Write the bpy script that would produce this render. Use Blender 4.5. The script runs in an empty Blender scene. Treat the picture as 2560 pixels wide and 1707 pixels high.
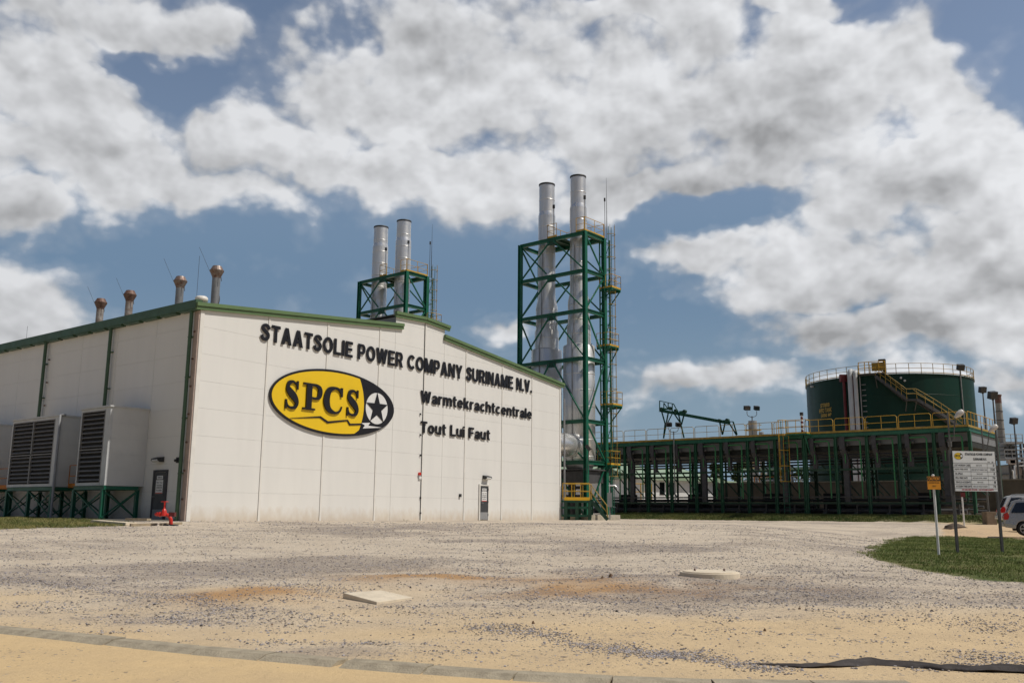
import bpy, math, random
from mathutils import Vector, Matrix, noise
random.seed(7)
SC = bpy.context.scene
COL = SC.collection
R = math.radians

# ------------------------------------------------------------------ camera
FPX = 2300.0
PITCH = math.atan2(1280 - 853.5, FPX)
ROLL = 0.0086
HC = 0.47
cam_d = bpy.data.cameras.new('camera')
cam = bpy.data.objects.new('camera', cam_d); COL.objects.link(cam)
cam_d.sensor_width = 36.0; cam_d.lens = FPX / 2560 * 36.0
cam_d.clip_start = 0.1; cam_d.clip_end = 6000
_f = Vector((0, math.cos(PITCH), math.sin(PITCH)))
_r0 = Vector((1, 0, 0)); _u0 = Vector((0, -math.sin(PITCH), math.cos(PITCH)))
_up = _u0 * math.cos(ROLL) - _r0 * math.sin(ROLL)
_rt = _r0 * math.cos(ROLL) + _u0 * math.sin(ROLL)
m3 = Matrix((_rt, _up, -_f)).transposed()
cam.matrix_world = Matrix.Translation((0, 0, HC)) @ m3.to_4x4()
SC.camera = cam
CAM = Vector((0, 0, HC))

def ray(px, py):
    return _f + _rt * ((px - 1280) / FPX) - _up * ((py - 853.5) / FPX)
def atY(px, py, Y):
    d = ray(px, py); return CAM + d * (Y / d.y)
def hit(px, py, p0, n):
    d = ray(px, py); t = (Vector(p0) - CAM).dot(n) / d.dot(n); return CAM + d * t

# ------------------------------------------------------------------ sun + sky
SUN_EL = R(55); SUN_AZ = R(102)          # azimuth measured from +Y towards +X
S = Vector((math.sin(SUN_AZ) * math.cos(SUN_EL), math.cos(SUN_AZ) * math.cos(SUN_EL), math.sin(SUN_EL)))
sl = bpy.data.lights.new('sun', 'SUN'); sl.energy = 3.6; sl.angle = R(0.6); sl.color = (1, 0.945, 0.86)
so = bpy.data.objects.new('sun', sl); COL.objects.link(so)
so.rotation_euler = (-S).to_track_quat('-Z', 'Y').to_euler()
SC.view_settings.view_transform = 'Standard'; SC.view_settings.look = 'None'
SC.view_settings.exposure = 0.0; SC.view_settings.gamma = 1.0

w = bpy.data.worlds.new('World'); SC.world = w; w.use_nodes = True
NT = w.node_tree; NT.nodes.clear(); L = NT.links.new
def nd(t, tree=None, **k):
    n = (tree or NT).nodes.new(t)
    for a, b in k.items(): setattr(n, a, b)
    return n
def mth(op, a, b=None, c=None, clamp=False, tree=None):
    T = tree or NT
    n = T.nodes.new('ShaderNodeMath'); n.operation = op; n.use_clamp = clamp
    for i, v in enumerate((a, b, c)):
        if v is None: continue
        if isinstance(v, (int, float)): n.inputs[i].default_value = v
        else: T.links.new(v, n.inputs[i])
    return n.outputs[0]
def vm(op, a, b, tree=None):
    T = tree or NT
    n = T.nodes.new('ShaderNodeVectorMath'); n.operation = op
    for i, v in enumerate((a, b)):
        if isinstance(v, (tuple, list)): n.inputs[i].default_value = v
        elif isinstance(v, (int, float)): n.inputs['Scale'].default_value = v
        else: T.links.new(v, n.inputs[i])
    return n.outputs[0]
def mixc(f, a, b, tree=None, bt='MIX'):
    T = tree or NT
    n = T.nodes.new('ShaderNodeMix'); n.data_type = 'RGBA'; n.blend_type = bt
    if isinstance(f, (int, float)): n.inputs[0].default_value = f
    else: T.links.new(f, n.inputs[0])
    for i, v in ((6, a), (7, b)):
        if isinstance(v, (tuple, list)): n.inputs[i].default_value = (*v[:3], 1)
        else: T.links.new(v, n.inputs[i])
    return n.outputs[2]
def mrange(v, a, b, c=0.0, d=1.0, tree=None, smooth=False):
    T = tree or NT
    n = T.nodes.new('ShaderNodeMapRange')
    if smooth: n.interpolation_type = 'SMOOTHSTEP'
    for i, q in enumerate((v, a, b, c, d)):
        if isinstance(q, (int, float)): n.inputs[i].default_value = q
        else: T.links.new(q, n.inputs[i])
    return n.outputs[0]

sky = nd('ShaderNodeTexSky', sky_type='NISHITA'); sky.sun_disc = False
sky.sun_elevation = SUN_EL; sky.sun_rotation = SUN_AZ
sky.air_density = 1.0; sky.dust_density = 0.6; sky.ozone_density = 1.2
tc = nd('ShaderNodeTexCoord')
dirn = vm('NORMALIZE', tc.outputs['Generated'], (0, 0, 0))
sp = nd('ShaderNodeSeparateXYZ'); L(dirn, sp.inputs[0])
az = mth('ARCTAN2', sp.outputs[0], sp.outputs[1]); el = mth('ARCSINE', sp.outputs[2])
cb = nd('ShaderNodeCombineXYZ'); L(az, cb.inputs[0]); L(el, cb.inputs[1]); Q = cb.outputs[0]
def noi(vec, scale, detail, rough, lac=2.0, dist=0.0):
    n = nd('ShaderNodeTexNoise', noise_dimensions='2D'); L(vec, n.inputs['Vector'])
    n.inputs['Scale'].default_value = scale; n.inputs['Detail'].default_value = detail
    n.inputs['Roughness'].default_value = rough; n.inputs['Lacunarity'].default_value = lac
    n.inputs['Distortion'].default_value = dist
    return n
qs = vm('MULTIPLY', Q, (1.0, 1.35, 1.0))
nw = noi(qs, 7.0, 4, 0.55)
wv = vm('SCALE', vm('SUBTRACT', nw.outputs['Color'], (0.5, 0.5, 0.5)), 0.10)
QW = vm('ADD', Q, wv)
def azel(px, py):
    d = ray(px, py).normalized(); return math.atan2(d.x, d.y), math.asin(d.z)
def blobs(lst, op='MAXIMUM', vec=None):
    acc = None; q = 1.0884
    for (x, y, rx, ry, rot, wt) in lst:
        a, e = azel(x * q, y * q)
        mp = nd('ShaderNodeMapping', vector_type='TEXTURE'); L(vec or QW, mp.inputs[0])
        k = q / FPX * 0.95 * 1.54
        mp.inputs['Location'].default_value = (a, e, 0)
        mp.inputs['Rotation'].default_value = (0, 0, R(rot))
        mp.inputs['Scale'].default_value = (rx * k, ry * k, 1)
        g = nd('ShaderNodeTexGradient', gradient_type='SPHERICAL'); L(mp.outputs[0], g.inputs[0])
        v = g.outputs['Fac'] if wt == 1 else mth('MULTIPLY', g.outputs['Fac'], wt)
        acc = v if acc is None else mth(op, v, acc)
    return acc
# cloud masses: direction (as seen from the yard), extent, tilt, weight
CL = [(250, 30, 330, 75, 0, 1), (440, 90, 130, 60, 0, 1), (60, 180, 150, 150, 0, 1), (190, 225, 170, 90, -14, 1), (150, 350, 340, 130, -5, 1),
      (430, 420, 230, 70, -8, 1), (620, 330, 300, 120, 12, 1), (740, 210, 240, 130, 20, 1), (1000, 190, 430, 190, 0, 1), (820, 400, 420, 80, -6, 1),
      (1050, 420, 330, 105, 0, 1), (1480, 230, 420, 240, 0, 1), (1420, 430, 300, 70, 6, 1), (1850, 250, 330, 230, 0, 1), (1920, 90, 150, 80, 0, 1),
      (2140, 190, 150, 160, 0, 1), (2260, 350, 170, 190, 0, 1), (2080, 440, 330, 120, 0, 1), (2240, 620, 300, 190, 0, 1), (1900, 615, 440, 105, -3, 1),
      (1600, 585, 190, 75, -8, 1), (2050, 735, 330, 70, -4, 1), (30, 470, 135, 70, -12, 1), (30, 745, 150, 120, -12, 1), (1610, 892, 265, 60, 2, 1),
      (1160, 760, 70, 34, 0, .8), (2300, 870, 260, 60, 0, .75), (1500, 30, 330, 60, 0, 1), (1830, 15, 170, 40, 0, .9)]
HO = [(1650, 488, 230, 42, 4, .9), (330, 140, 190, 30, -30, .8), (2235, 70, 60, 90, 0, .7), (440, 215, 90, 60, 20, .6), (2330, 150, 60, 70, 0, .6), (1560, 700, 160, 60, 0, .5), (700, 40, 200, 40, 0, .5)]
base = blobs(CL)
hol = blobs(HO)
fb = noi(vm('ADD', qs, (3.1, 1.7, 0)), 6.0, 13, 0.62)
s1 = noi(vm('ADD', qs, (3.1, 1.7, 0)), 4.6, 5.0, 0.50)
fb2 = noi(vm('ADD', qs, (3.1 + 0.006, 1.7 + 0.022, 0)), 4.6, 5.0, 0.50)
big = noi(qs, 2.2, 3, 0.5)
def puffs(vec):
    n = nd('ShaderNodeTexVoronoi', feature='SMOOTH_F1', voronoi_dimensions='2D'); L(vec, n.inputs['Vector']); n.inputs['Scale'].default_value = 11.0
    n.inputs['Detail'].default_value = 3.0; n.inputs['Roughness'].default_value = .55; n.inputs['Smoothness'].default_value = .35
    return n.outputs['Distance']
wq = vm('ADD', qs, vm('SCALE', wv, .35))
pu = puffs(wq); pu2 = puffs(vm('ADD', wq, (0.006, 0.020, 0)))
# away from the view direction: scattered cloud only
away = mrange(mth('ABSOLUTE', az), 0.66, 1.05, 0, 1, smooth=True)
away = mth('MAXIMUM', away, mrange(el, 0.66, 0.9, 0, 1, smooth=True))
basef = mth('MAXIMUM', base, mth('MULTIPLY', away, mrange(big.outputs['Fac'], .46, .68, -.1, .9)))
basef = mth('SUBTRACT', mth('MINIMUM', basef, .85), mth('MULTIPLY', hol, .75))
dens = mth('MULTIPLY_ADD', mth('SUBTRACT', fb.outputs['Fac'], 0.5), 0.72, basef)
dens = mth('MULTIPLY_ADD', mth('SUBTRACT', .73, pu), .40, dens)
cov = mrange(dens, 0.17, 0.53, 0, 1, smooth=True)
thin = mrange(dens, 0.02, 0.35, 0, 0.16, smooth=True)
cov = mth('MULTIPLY', mth('MAXIMUM', cov, thin), mrange(el, -0.02, 0.1, 0.5, 1))
DK = [(1750, 320, 200, 120, -8, .55), (1480, 400, 170, 70, 0, .42), (1950, 770, 300, 42, -3, .8), (2050, 650, 260, 60, 0, .45),
      (1700, 650, 170, 55, -6, .38), (2080, 460, 140, 70, 0, .25), (50, 500, 90, 30, 0, .35), (640, 425, 230, 45, -4, .2), (1640, 915, 150, 30, 0, .35),
      (1180, 330, 180, 80, 0, .22), (330, 310, 180, 60, 0, .15)]
dark = blobs(DK, 'ADD')
lum = mth('MULTIPLY_ADD', mth('MINIMUM', dark, .8), -0.42, 0.70)
lum = mth('MULTIPLY_ADD', mth('SUBTRACT', s1.outputs['Fac'], fb2.outputs['Fac']), 1.15, lum)
lum = mth('MULTIPLY_ADD', mth('SUBTRACT', pu2, pu), .28, lum)
lum = mth('SUBTRACT', lum, mrange(dens, 0.5, 1.2, 0, 0.12))
lum = mth('MULTIPLY_ADD', mth('SUBTRACT', fb.outputs['Fac'], 0.5), 0.13, lum)
lum = mth('MULTIPLY', mth('MINIMUM', mth('MAXIMUM', lum, 0.33), 0.80), mth('SUBTRACT', mrange(sp.outputs[0], -0.6, 0.5, 0.90, 1.03), mth('MULTIPLY', away, 0.5)))
cc = nd('ShaderNodeCombineXYZ')
L(mth('MULTIPLY', lum, 0.975), cc.inputs[0]); L(mth('MULTIPLY', lum, 0.99), cc.inputs[1]); L(mth('MULTIPLY', lum, 1.02), cc.inputs[2])
skys = vm('SCALE', sky.outputs[0], 0.102)
skys = vm('MULTIPLY', skys, (1.16, 1.03, 0.93))
skys = mixc(mrange(el, 0.42, 0.24, 0, .92, smooth=True), skys, (.150, .240, .360))
skys = mixc(mrange(el, 0.24, 0.08, 0, 1, smooth=True), skys, (.232, .325, .41))
skys = vm('MULTIPLY', skys, mixc(away, (1, 1, 1), (.50, .55, .62)))
final = mixc(cov, skys, cc.outputs[0])
bg = nd('ShaderNodeBackground'); L(final, bg.inputs[0]); bg.inputs[1].default_value = 1.0
wo = nd('ShaderNodeOutputWorld'); L(bg.outputs[0], wo.inputs[0])
try: w.cycles.sampling_method = 'MANUAL'; w.cycles.sample_map_resolution = 512
except Exception: pass

# ------------------------------------------------------------------ materials
def mat(name, col, rough=0.6, metal=0.0, var=0.0, vscale=3.0, col2=None, bump=0.0, bscale=20.0, spec=0.5, stretch=None, streak=None):
    m = bpy.data.materials.new(name); m.use_nodes = True
    T = m.node_tree; b = T.nodes['Principled BSDF']
    b.inputs['Base Color'].default_value = (*col, 1); b.inputs['Roughness'].default_value = rough
    b.inputs['Metallic'].default_value = metal; b.inputs['Specular IOR Level'].default_value = spec
    g = T.nodes.new('ShaderNodeNewGeometry')
    vec = g.outputs['Position']
    if stretch: vec = vm('MULTIPLY', vec, stretch, tree=T)
    if var > 0:
        n = T.nodes.new('ShaderNodeTexNoise'); T.links.new(vec, n.inputs['Vector'])
        n.inputs['Scale'].default_value = vscale; n.inputs['Detail'].default_value = 6; n.inputs['Roughness'].default_value = .6
        f = mrange(n.outputs['Fac'], 0.32, 0.68, 0, 1, tree=T)
        c2 = col2 if col2 else tuple(max(0, c * (1 - var)) for c in col)
        c = mixc(f, col, c2, tree=T)
        T.links.new(c, b.inputs['Base Color'])
        T.links.new(mrange(n.outputs['Fac'], .3, .7, max(0, rough - .08), min(1, rough + .08), tree=T), b.inputs['Roughness'])
    if bump > 0:
        n2 = T.nodes.new('ShaderNodeTexNoise'); T.links.new(vec, n2.inputs['Vector'])
        n2.inputs['Scale'].default_value = bscale; n2.inputs['Detail'].default_value = 5
        bp = T.nodes.new('ShaderNodeBump'); bp.inputs['Strength'].default_value = bump; bp.inputs['Distance'].default_value = 0.02
        T.links.new(n2.outputs['Fac'], bp.inputs['Height']); T.links.new(bp.outputs[0], b.inputs['Normal'])
    return m
M = {}
def panel_mat(name, col, dirt):
    m = mat(name, col, 0.45, spec=.4); T = m.node_tree; b = T.nodes['Principled BSDF']
    g = T.nodes.new('ShaderNodeNewGeometry'); s_ = T.nodes.new('ShaderNodeSeparateXYZ'); T.links.new(g.outputs['Position'], s_.inputs[0])
    n = T.nodes.new('ShaderNodeTexNoise'); T.links.new(vm('MULTIPLY', g.outputs['Position'], (1.6, 1.6, .25), tree=T), n.inputs['Vector'])
    n.inputs['Scale'].default_value = 1.0; n.inputs['Detail'].default_value = 6
    c = mixc(mth('MULTIPLY', mrange(n.outputs['Fac'], .42, .75, 0, 1, tree=T), .28, tree=T), col, tuple(k * .84 for k in col), tree=T)
    n3 = T.nodes.new('ShaderNodeTexNoise'); T.links.new(vm('MULTIPLY', g.outputs['Position'], (2.2, 2.2, 1.2), tree=T), n3.inputs['Vector'])
    n3.inputs['Scale'].default_value = 1.6; n3.inputs['Detail'].default_value = 8
    low = mrange(mth('SUBTRACT', s_.outputs[2], mth('MULTIPLY', n3.outputs['Fac'], .8, tree=T), tree=T), -.42, .25, 1, 0, tree=T)
    c = mixc(mth('MULTIPLY', low, .62, tree=T), c, dirt, tree=T)
    # each sandwich panel a slightly different tone
    sn = T.nodes.new('ShaderNodeVectorMath'); sn.operation = 'SNAP'; T.links.new(g.outputs['Position'], sn.inputs[0]); sn.inputs[1].default_value = (2.2, 60, 1.2)
    wn = T.nodes.new('ShaderNodeTexWhiteNoise'); T.links.new(sn.outputs[0], wn.inputs['Vector'])
    c = mixc(mth('MULTIPLY', wn.outputs['Value'], .06, tree=T), c, tuple(k * .8 for k in col), tree=T)
    T.links.new(c, b.inputs['Base Color'])
    return m
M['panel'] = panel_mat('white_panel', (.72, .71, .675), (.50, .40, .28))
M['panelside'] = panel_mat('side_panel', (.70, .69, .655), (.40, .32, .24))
M['panelback'] = mat('panel_joint', (.36, .35, .33), .8)
M['trim'] = mat('white_trim', (.74, .72, .67), .5, var=.1)
M['fascia'] = mat('green_fascia', (.125, .20, .085), .45, var=.2, vscale=1.2)
M['gutter'] = mat('shaded_green_gutter', (.055, .115, .06), .45, var=.25, vscale=2)  # fascia green with the side wall's shade put into the colour
M['roof'] = mat('roof_sheet', (.22, .24, .22), .5, var=.2)
M['sandpipe'] = mat('pink_trim', (.42, .33, .28), .55, var=.2)
M['black'] = mat('black_lettering', (.012, .011, .013), .35, var=.2)
M['yellow'] = mat('sign_yellow', (.80, .53, .012), .38, var=.06, vscale=.7)
M['white'] = mat('white_paint', (.74, .74, .73), .45, var=.1)
M['green'] = mat('green_steel', (.008, .125, .070), .42, var=.35, vscale=1.5)
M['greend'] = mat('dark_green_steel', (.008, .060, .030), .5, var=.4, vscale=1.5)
M['ypaint'] = mat('yellow_rail_paint', (.62, .36, .03), .5, var=.25, vscale=2)
M['ypaintd'] = mat('weathered_yellow_paint', (.40, .26, .045), .6, var=.35, vscale=3)
M['dark'] = mat('dark_steel', (.035, .036, .038), .6, var=.4)
M['charcoal'] = mat('charcoal_panel', (.07, .07, .072), .6, var=.3)
M['ductgrey'] = mat('grey_duct_paint', (.060, .060, .068), .6, var=.3)
M['grey'] = mat('grey_paint', (.28, .285, .29), .55, var=.2)
M['lgrey'] = mat('light_grey_sheet', (.55, .56, .56), .5, var=.15, vscale=1.5)
M['louvre'] = mat('louvre_blade', (.30, .29, .28), .45, metal=.3, var=.3)
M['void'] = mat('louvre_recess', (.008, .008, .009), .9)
M['galv'] = mat('galvanised_pole', (.30, .30, .30), .45, metal=.5, var=.3)
M['rust'] = mat('rusty_copper_hood', (.10, .042, .028), .6, metal=.2, var=.6, vscale=6, col2=(.19, .12, .09))
M['rustp'] = mat('stained_pipe', (.24, .17, .13), .5, metal=.5, var=.6, vscale=4, col2=(.40, .37, .34))
M['red'] = mat('red_enamel', (.62, .028, .015), .32, var=.25, vscale=5)
M['dred'] = mat('dark_red_enamel', (.13, .008, .010), .5, var=.3)
M['conc'] = mat('concrete', (.46, .41, .32), .9, var=.35, vscale=3, bump=.5)
M['kerb'] = mat('kerb_concrete', (.41, .35, .25), .92, var=.35, vscale=5, bump=.7, bscale=40)
M['slab'] = mat('slab_concrete', (.72, .62, .47), .9, var=.2, vscale=4, bump=.4)
M['bund'] = mat('bund_wall', (.088, .080, .066), .85, var=.35, vscale=.6)
M['tank'] = mat('tank_green', (.007, .038, .026), .45, var=.35, vscale=.5, stretch=(1, 1, .2), spec=.2, bump=.15, bscale=.5)
M['orange'] = mat('orange_sign', (.85, .33, .015), .5, var=.15)
M['wood'] = mat('weathered_timber', (.42, .34, .23), .85, var=.4, vscale=6)
M['silver'] = mat('silver_car_paint', (.42, .41, .39), .28, metal=.6, var=.05)
M['carwhite'] = mat('white_car_paint', (.60, .62, .63), .25, metal=.2, var=.05)
M['glassd'] = mat('tinted_glass', (.008, .009, .011), .06, spec=.8)
M['tyre'] = mat('tyre_rubber', (.014, .014, .014), .85)
M['rim'] = mat('alloy_rim', (.40, .40, .41), .3, metal=.8)
M['tail'] = mat('tail_lens', (.50, .01, .008), .2)
M['plastic'] = mat('black_sheeting', (.050, .040, .036), .8, var=.5, vscale=5, bump=.5, bscale=12)
M['lampw'] = mat('lamp_glass', (.6, .6, .58), .2)
def steel(name, base, rough, streak=0.35, tint=(.35, .31, .27)):
    m = mat(name, base, rough, metal=.72); T = m.node_tree; b = T.nodes['Principled BSDF']
    g = T.nodes.new('ShaderNodeNewGeometry')
    n = T.nodes.new('ShaderNodeTexNoise'); T.links.new(vm('MULTIPLY', g.outputs['Position'], (4, 4, .22), tree=T), n.inputs['Vector'])
    n.inputs['Scale'].default_value = 1.3; n.inputs['Detail'].default_value = 7
    n2 = T.nodes.new('ShaderNodeTexNoise'); T.links.new(g.outputs['Position'], n2.inputs['Vector']); n2.inputs['Scale'].default_value = 1.4; n2.inputs['Detail'].default_value = 5
    c = mixc(mth('MULTIPLY', mrange(n.outputs['Fac'], .4, .72, 0, 1, tree=T), streak, tree=T), base, tint, tree=T)
    c = mixc(mth('MULTIPLY', mrange(n2.outputs['Fac'], .45, .7, 0, 1, tree=T), .25, tree=T), c, tuple(k * .7 for k in base), tree=T)
    T.links.new(c, b.inputs['Base Color'])
    T.links.new(mrange(n2.outputs['Fac'], .3, .7, rough - .07, rough + .1, tree=T), b.inputs['Roughness'])
    # sheet joints round the shell every 0.9 m
    s_ = T.nodes.new('ShaderNodeSeparateXYZ'); T.links.new(g.outputs['Position'], s_.inputs[0])
    bp = T.nodes.new('ShaderNodeBump'); bp.inputs['Strength'].default_value = .12; bp.inputs['Distance'].default_value = .03
    T.links.new(n2.outputs['Fac'], bp.inputs['Height']); T.links.new(bp.outputs[0], b.inputs['Normal'])
    return m
M['steel'] = steel('clad_steel', (.76, .755, .745), .38, .25)
M['steelb'] = steel('bright_clad_steel', (.82, .82, .82), .26, .12)
M['soot'] = steel('sooty_steel', (.30, .27, .24), .45, .5, (.12, .10, .09))

def ground_mat():
    m = bpy.data.materials.new('gravel_ground'); m.use_nodes = True
    T = m.node_tree; b = T.nodes['Principled BSDF']; b.inputs['Roughness'].default_value = .95; b.inputs['Specular IOR Level'].default_value = .15
    g = T.nodes.new('ShaderNodeNewGeometry'); P = g.outputs['Position']
    at = T.nodes.new('ShaderNodeAttribute'); at.attribute_name = 'cover'
    sc = T.nodes.new('ShaderNodeSeparateColor'); T.links.new(at.outputs['Color'], sc.inputs[0])
    def N(scale, det, ro=.6, vec=None, dist=0):
        n = T.nodes.new('ShaderNodeTexNoise'); T.links.new(vec or P, n.inputs['Vector']); n.inputs['Scale'].default_value = scale
        n.inputs['Detail'].default_value = det; n.inputs['Roughness'].default_value = ro; n.inputs['Distortion'].default_value = dist; return n.outputs['Fac']
    sandA = (.60, .49, .355); sandB = (.62, .455, .255); pale = (.60, .52, .425)
    lowf = N(.16, 4); midf = N(.9, 7, .62)
    col = mixc(sc.outputs[1], pale, sandB, tree=T)
    col = mixc(mth('MULTIPLY', mrange(midf, .35, .7, 0, 1, tree=T), .32, tree=T), col, (.36, .29, .205), tree=T)
    col = mixc(sc.outputs[2], col, (.43, .27, .14), tree=T)
    # fine gravel bits embedded in the sand
    def stones(scale, seed):
        v = T.nodes.new('ShaderNodeTexVoronoi'); T.links.new(vm('ADD', vm('MULTIPLY', P, (1, 1, .1), tree=T), (seed, 0, 0), tree=T), v.inputs['Vector'])
        v.inputs['Scale'].default_value = scale; v.inputs['Randomness'].default_value = 1
        return v
    v1 = stones(26, 0); v2 = stones(13, 5); v3 = stones(5.5, 9)
    patch = N(.42, 6, .62, vec=vm('MULTIPLY', P, (.55, 1.4, 1), tree=T), dist=.4)
    gm = mth('ADD', sc.outputs[0], mth('MULTIPLY', mth('SUBTRACT', patch, .5, tree=T), 3.4, tree=T), tree=T, clamp=True)
    fineP = N(2.6, 12, .80, vec=vm('MULTIPLY', P, (.8, 1.5, 1), tree=T))
    gfine = mth('MULTIPLY', mrange(mth('ADD', mth('MULTIPLY', gm, .34, tree=T), fineP, tree=T), .66, .755, 0, 1, tree=T), mth('MULTIPLY', mth('ADD', sc.outputs[0], .15, tree=T), .50, tree=T), tree=T, clamp=True)
    col = mixc(gfine, col, (.225, .195, .18), tree=T)
    streak = N(9, 8, .8, vec=vm('MULTIPLY', P, (.35, 1.3, 1), tree=T))
    col = mixc(mth('MULTIPLY', mrange(streak, .53, .60, 0, 1, tree=T), mth('MULTIPLY_ADD', sc.outputs[0], .34, .06, tree=T), tree=T), col, (.24, .205, .18), tree=T)
    gcols = []
    for v, thr, k in ((v1, .62, 1), (v2, .50, .9), (v3, .14, .8)):
        ss = T.nodes.new('ShaderNodeSeparateColor'); T.links.new(v.outputs['Color'], ss.inputs[0])
        pres = mth('LESS_THAN', ss.outputs[0], mth('MULTIPLY', gm, thr, tree=T), tree=T)
        disc = mrange(v.outputs['Distance'], .34, .26, 0, 1, tree=T)
        f = mth('MULTIPLY', mth('MULTIPLY', pres, disc, tree=T), k, tree=T)
        sh = mixc(ss.outputs[1], (.15, .132, .13), (.40, .36, .33), tree=T)
        col = mixc(f, col, sh, tree=T)
        gcols.append(f)
    la = T.nodes.new('ShaderNodeAttribute'); la.attribute_name = 'lawn'
    soil = mixc(mrange(midf, .4, .65, 0, 1, tree=T), (.085, .11, .035), (.20, .175, .085), tree=T)
    col = mixc(la.outputs['Fac'], col, soil, tree=T)
    grain = N(60, 3, .7)
    col = mixc(.22, col, mixc(grain, (.2, .16, .12), (1, .95, .85), tree=T), tree=T, bt='OVERLAY')
    T.links.new(col, b.inputs['Base Color'])
    h = mth('ADD', mth('MULTIPLY', gcols[0], .012, tree=T), mth('ADD', mth('MULTIPLY', gcols[1], .03, tree=T), mth('MULTIPLY', gcols[2], .05, tree=T), tree=T), tree=T)
    h = mth('ADD', h, mth('ADD', mth('MULTIPLY', midf, .06, tree=T), mth('MULTIPLY', mth('MULTIPLY', N(6, 9, .74), .085, tree=T), mth('MULTIPLY_ADD', sc.outputs[1], -.55, 1.0, tree=T), tree=T), tree=T), tree=T)
    bp = T.nodes.new('ShaderNodeBump'); bp.inputs['Strength'].default_value = .8; bp.inputs['Distance'].default_value = 1.0
    T.links.new(h, bp.inputs['Height']); T.links.new(bp.outputs[0], b.inputs['Normal'])
    return m
M['ground'] = ground_mat()
def attr_mat(name, rough=.8, attr='tint', trans=0.0):
    m = bpy.data.materials.new(name); m.use_nodes = True; T = m.node_tree; b = T.nodes['Principled BSDF']
    a = T.nodes.new('ShaderNodeAttribute'); a.attribute_name = attr; T.links.new(a.outputs['Color'], b.inputs['Base Color'])
    b.inputs['Roughness'].default_value = rough; b.inputs['Specular IOR Level'].default_value = .2
    return m
M['stone'] = attr_mat('stone_bits', .9); M['grass'] = attr_mat('grass_blades', .7); M['leaf'] = attr_mat('leaves', .6)
M['apron'] = mat('apron_concrete', (.16, .155, .14), .9, var=.35, vscale=1.5)
M['rockd'] = mat('dark_rock', (.07, .062, .058), .9, var=.4, vscale=12)
M['rockb'] = mat('brown_rock', (.19, .115, .065), .9, var=.4, vscale=12)
M['bark'] = mat('bark', (.085, .04, .028), .85, var=.6, vscale=20)
M['dirt'] = mat('dirt', (.13, .095, .065), .95, var=.4, vscale=5)
M['soil'] = mat('soil_under_grass', (.10, .12, .045), .95, var=.5, vscale=1.5, col2=(.22, .19, .09))

M['doorgrey'] = mat('door_grey', (.055, .058, .062), .4, var=.2)
M['copperish'] = mat('copper_hood', (.26, .225, .20), .5, metal=.4, var=.6, vscale=6, col2=(.16, .08, .055))
M['panelbox'] = mat('intake_housing_sheet', (.60, .60, .58), .45, var=.12, vscale=.8)
M['orail'] = mat('orange_rail_paint', (.60, .20, .02), .5, var=.3)
M['yelb'] = mat('toe_board_yellow', (.85, .48, .02), .45)
M['plenum'] = mat('plenum_sheet', (.19, .20, .21), .55, var=.2, vscale=1)
M['coil'] = mat('coil_dark', (.014, .018, .016), .7, var=.3)
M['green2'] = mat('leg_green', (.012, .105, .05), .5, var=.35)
M['greenp'] = mat('pipe_green', (.04, .22, .07), .4, var=.3)
M['bundcap'] = mat('bund_coping', (.20, .19, .16), .85, var=.3)
M['proof'] = mat('pale_green_roof', (.30, .40, .27), .5, var=.15)
M['chim'] = mat('chimney_grey', (.24, .235, .22), .7, var=.2, vscale=.8)
M['chimr'] = mat('chimney_red_brown', (.13, .065, .05), .7, var=.3)
M['polegrey'] = mat('pole_grey', (.13, .13, .125), .5, metal=.3, var=.3)
M['lamphead'] = mat('lamp_head_grey', (.55, .53, .50), .35, var=.1)
M['blockc'] = mat('brown_block', (.22, .165, .115), .9, var=.3)
M['boardw'] = mat('board_white', (.80, .80, .80), .5, var=.08); M['boardk'] = mat('board_ink', (.03, .03, .035), .6); M['dredb'] = mat('board_red', (.45, .02, .05), .5)
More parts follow.
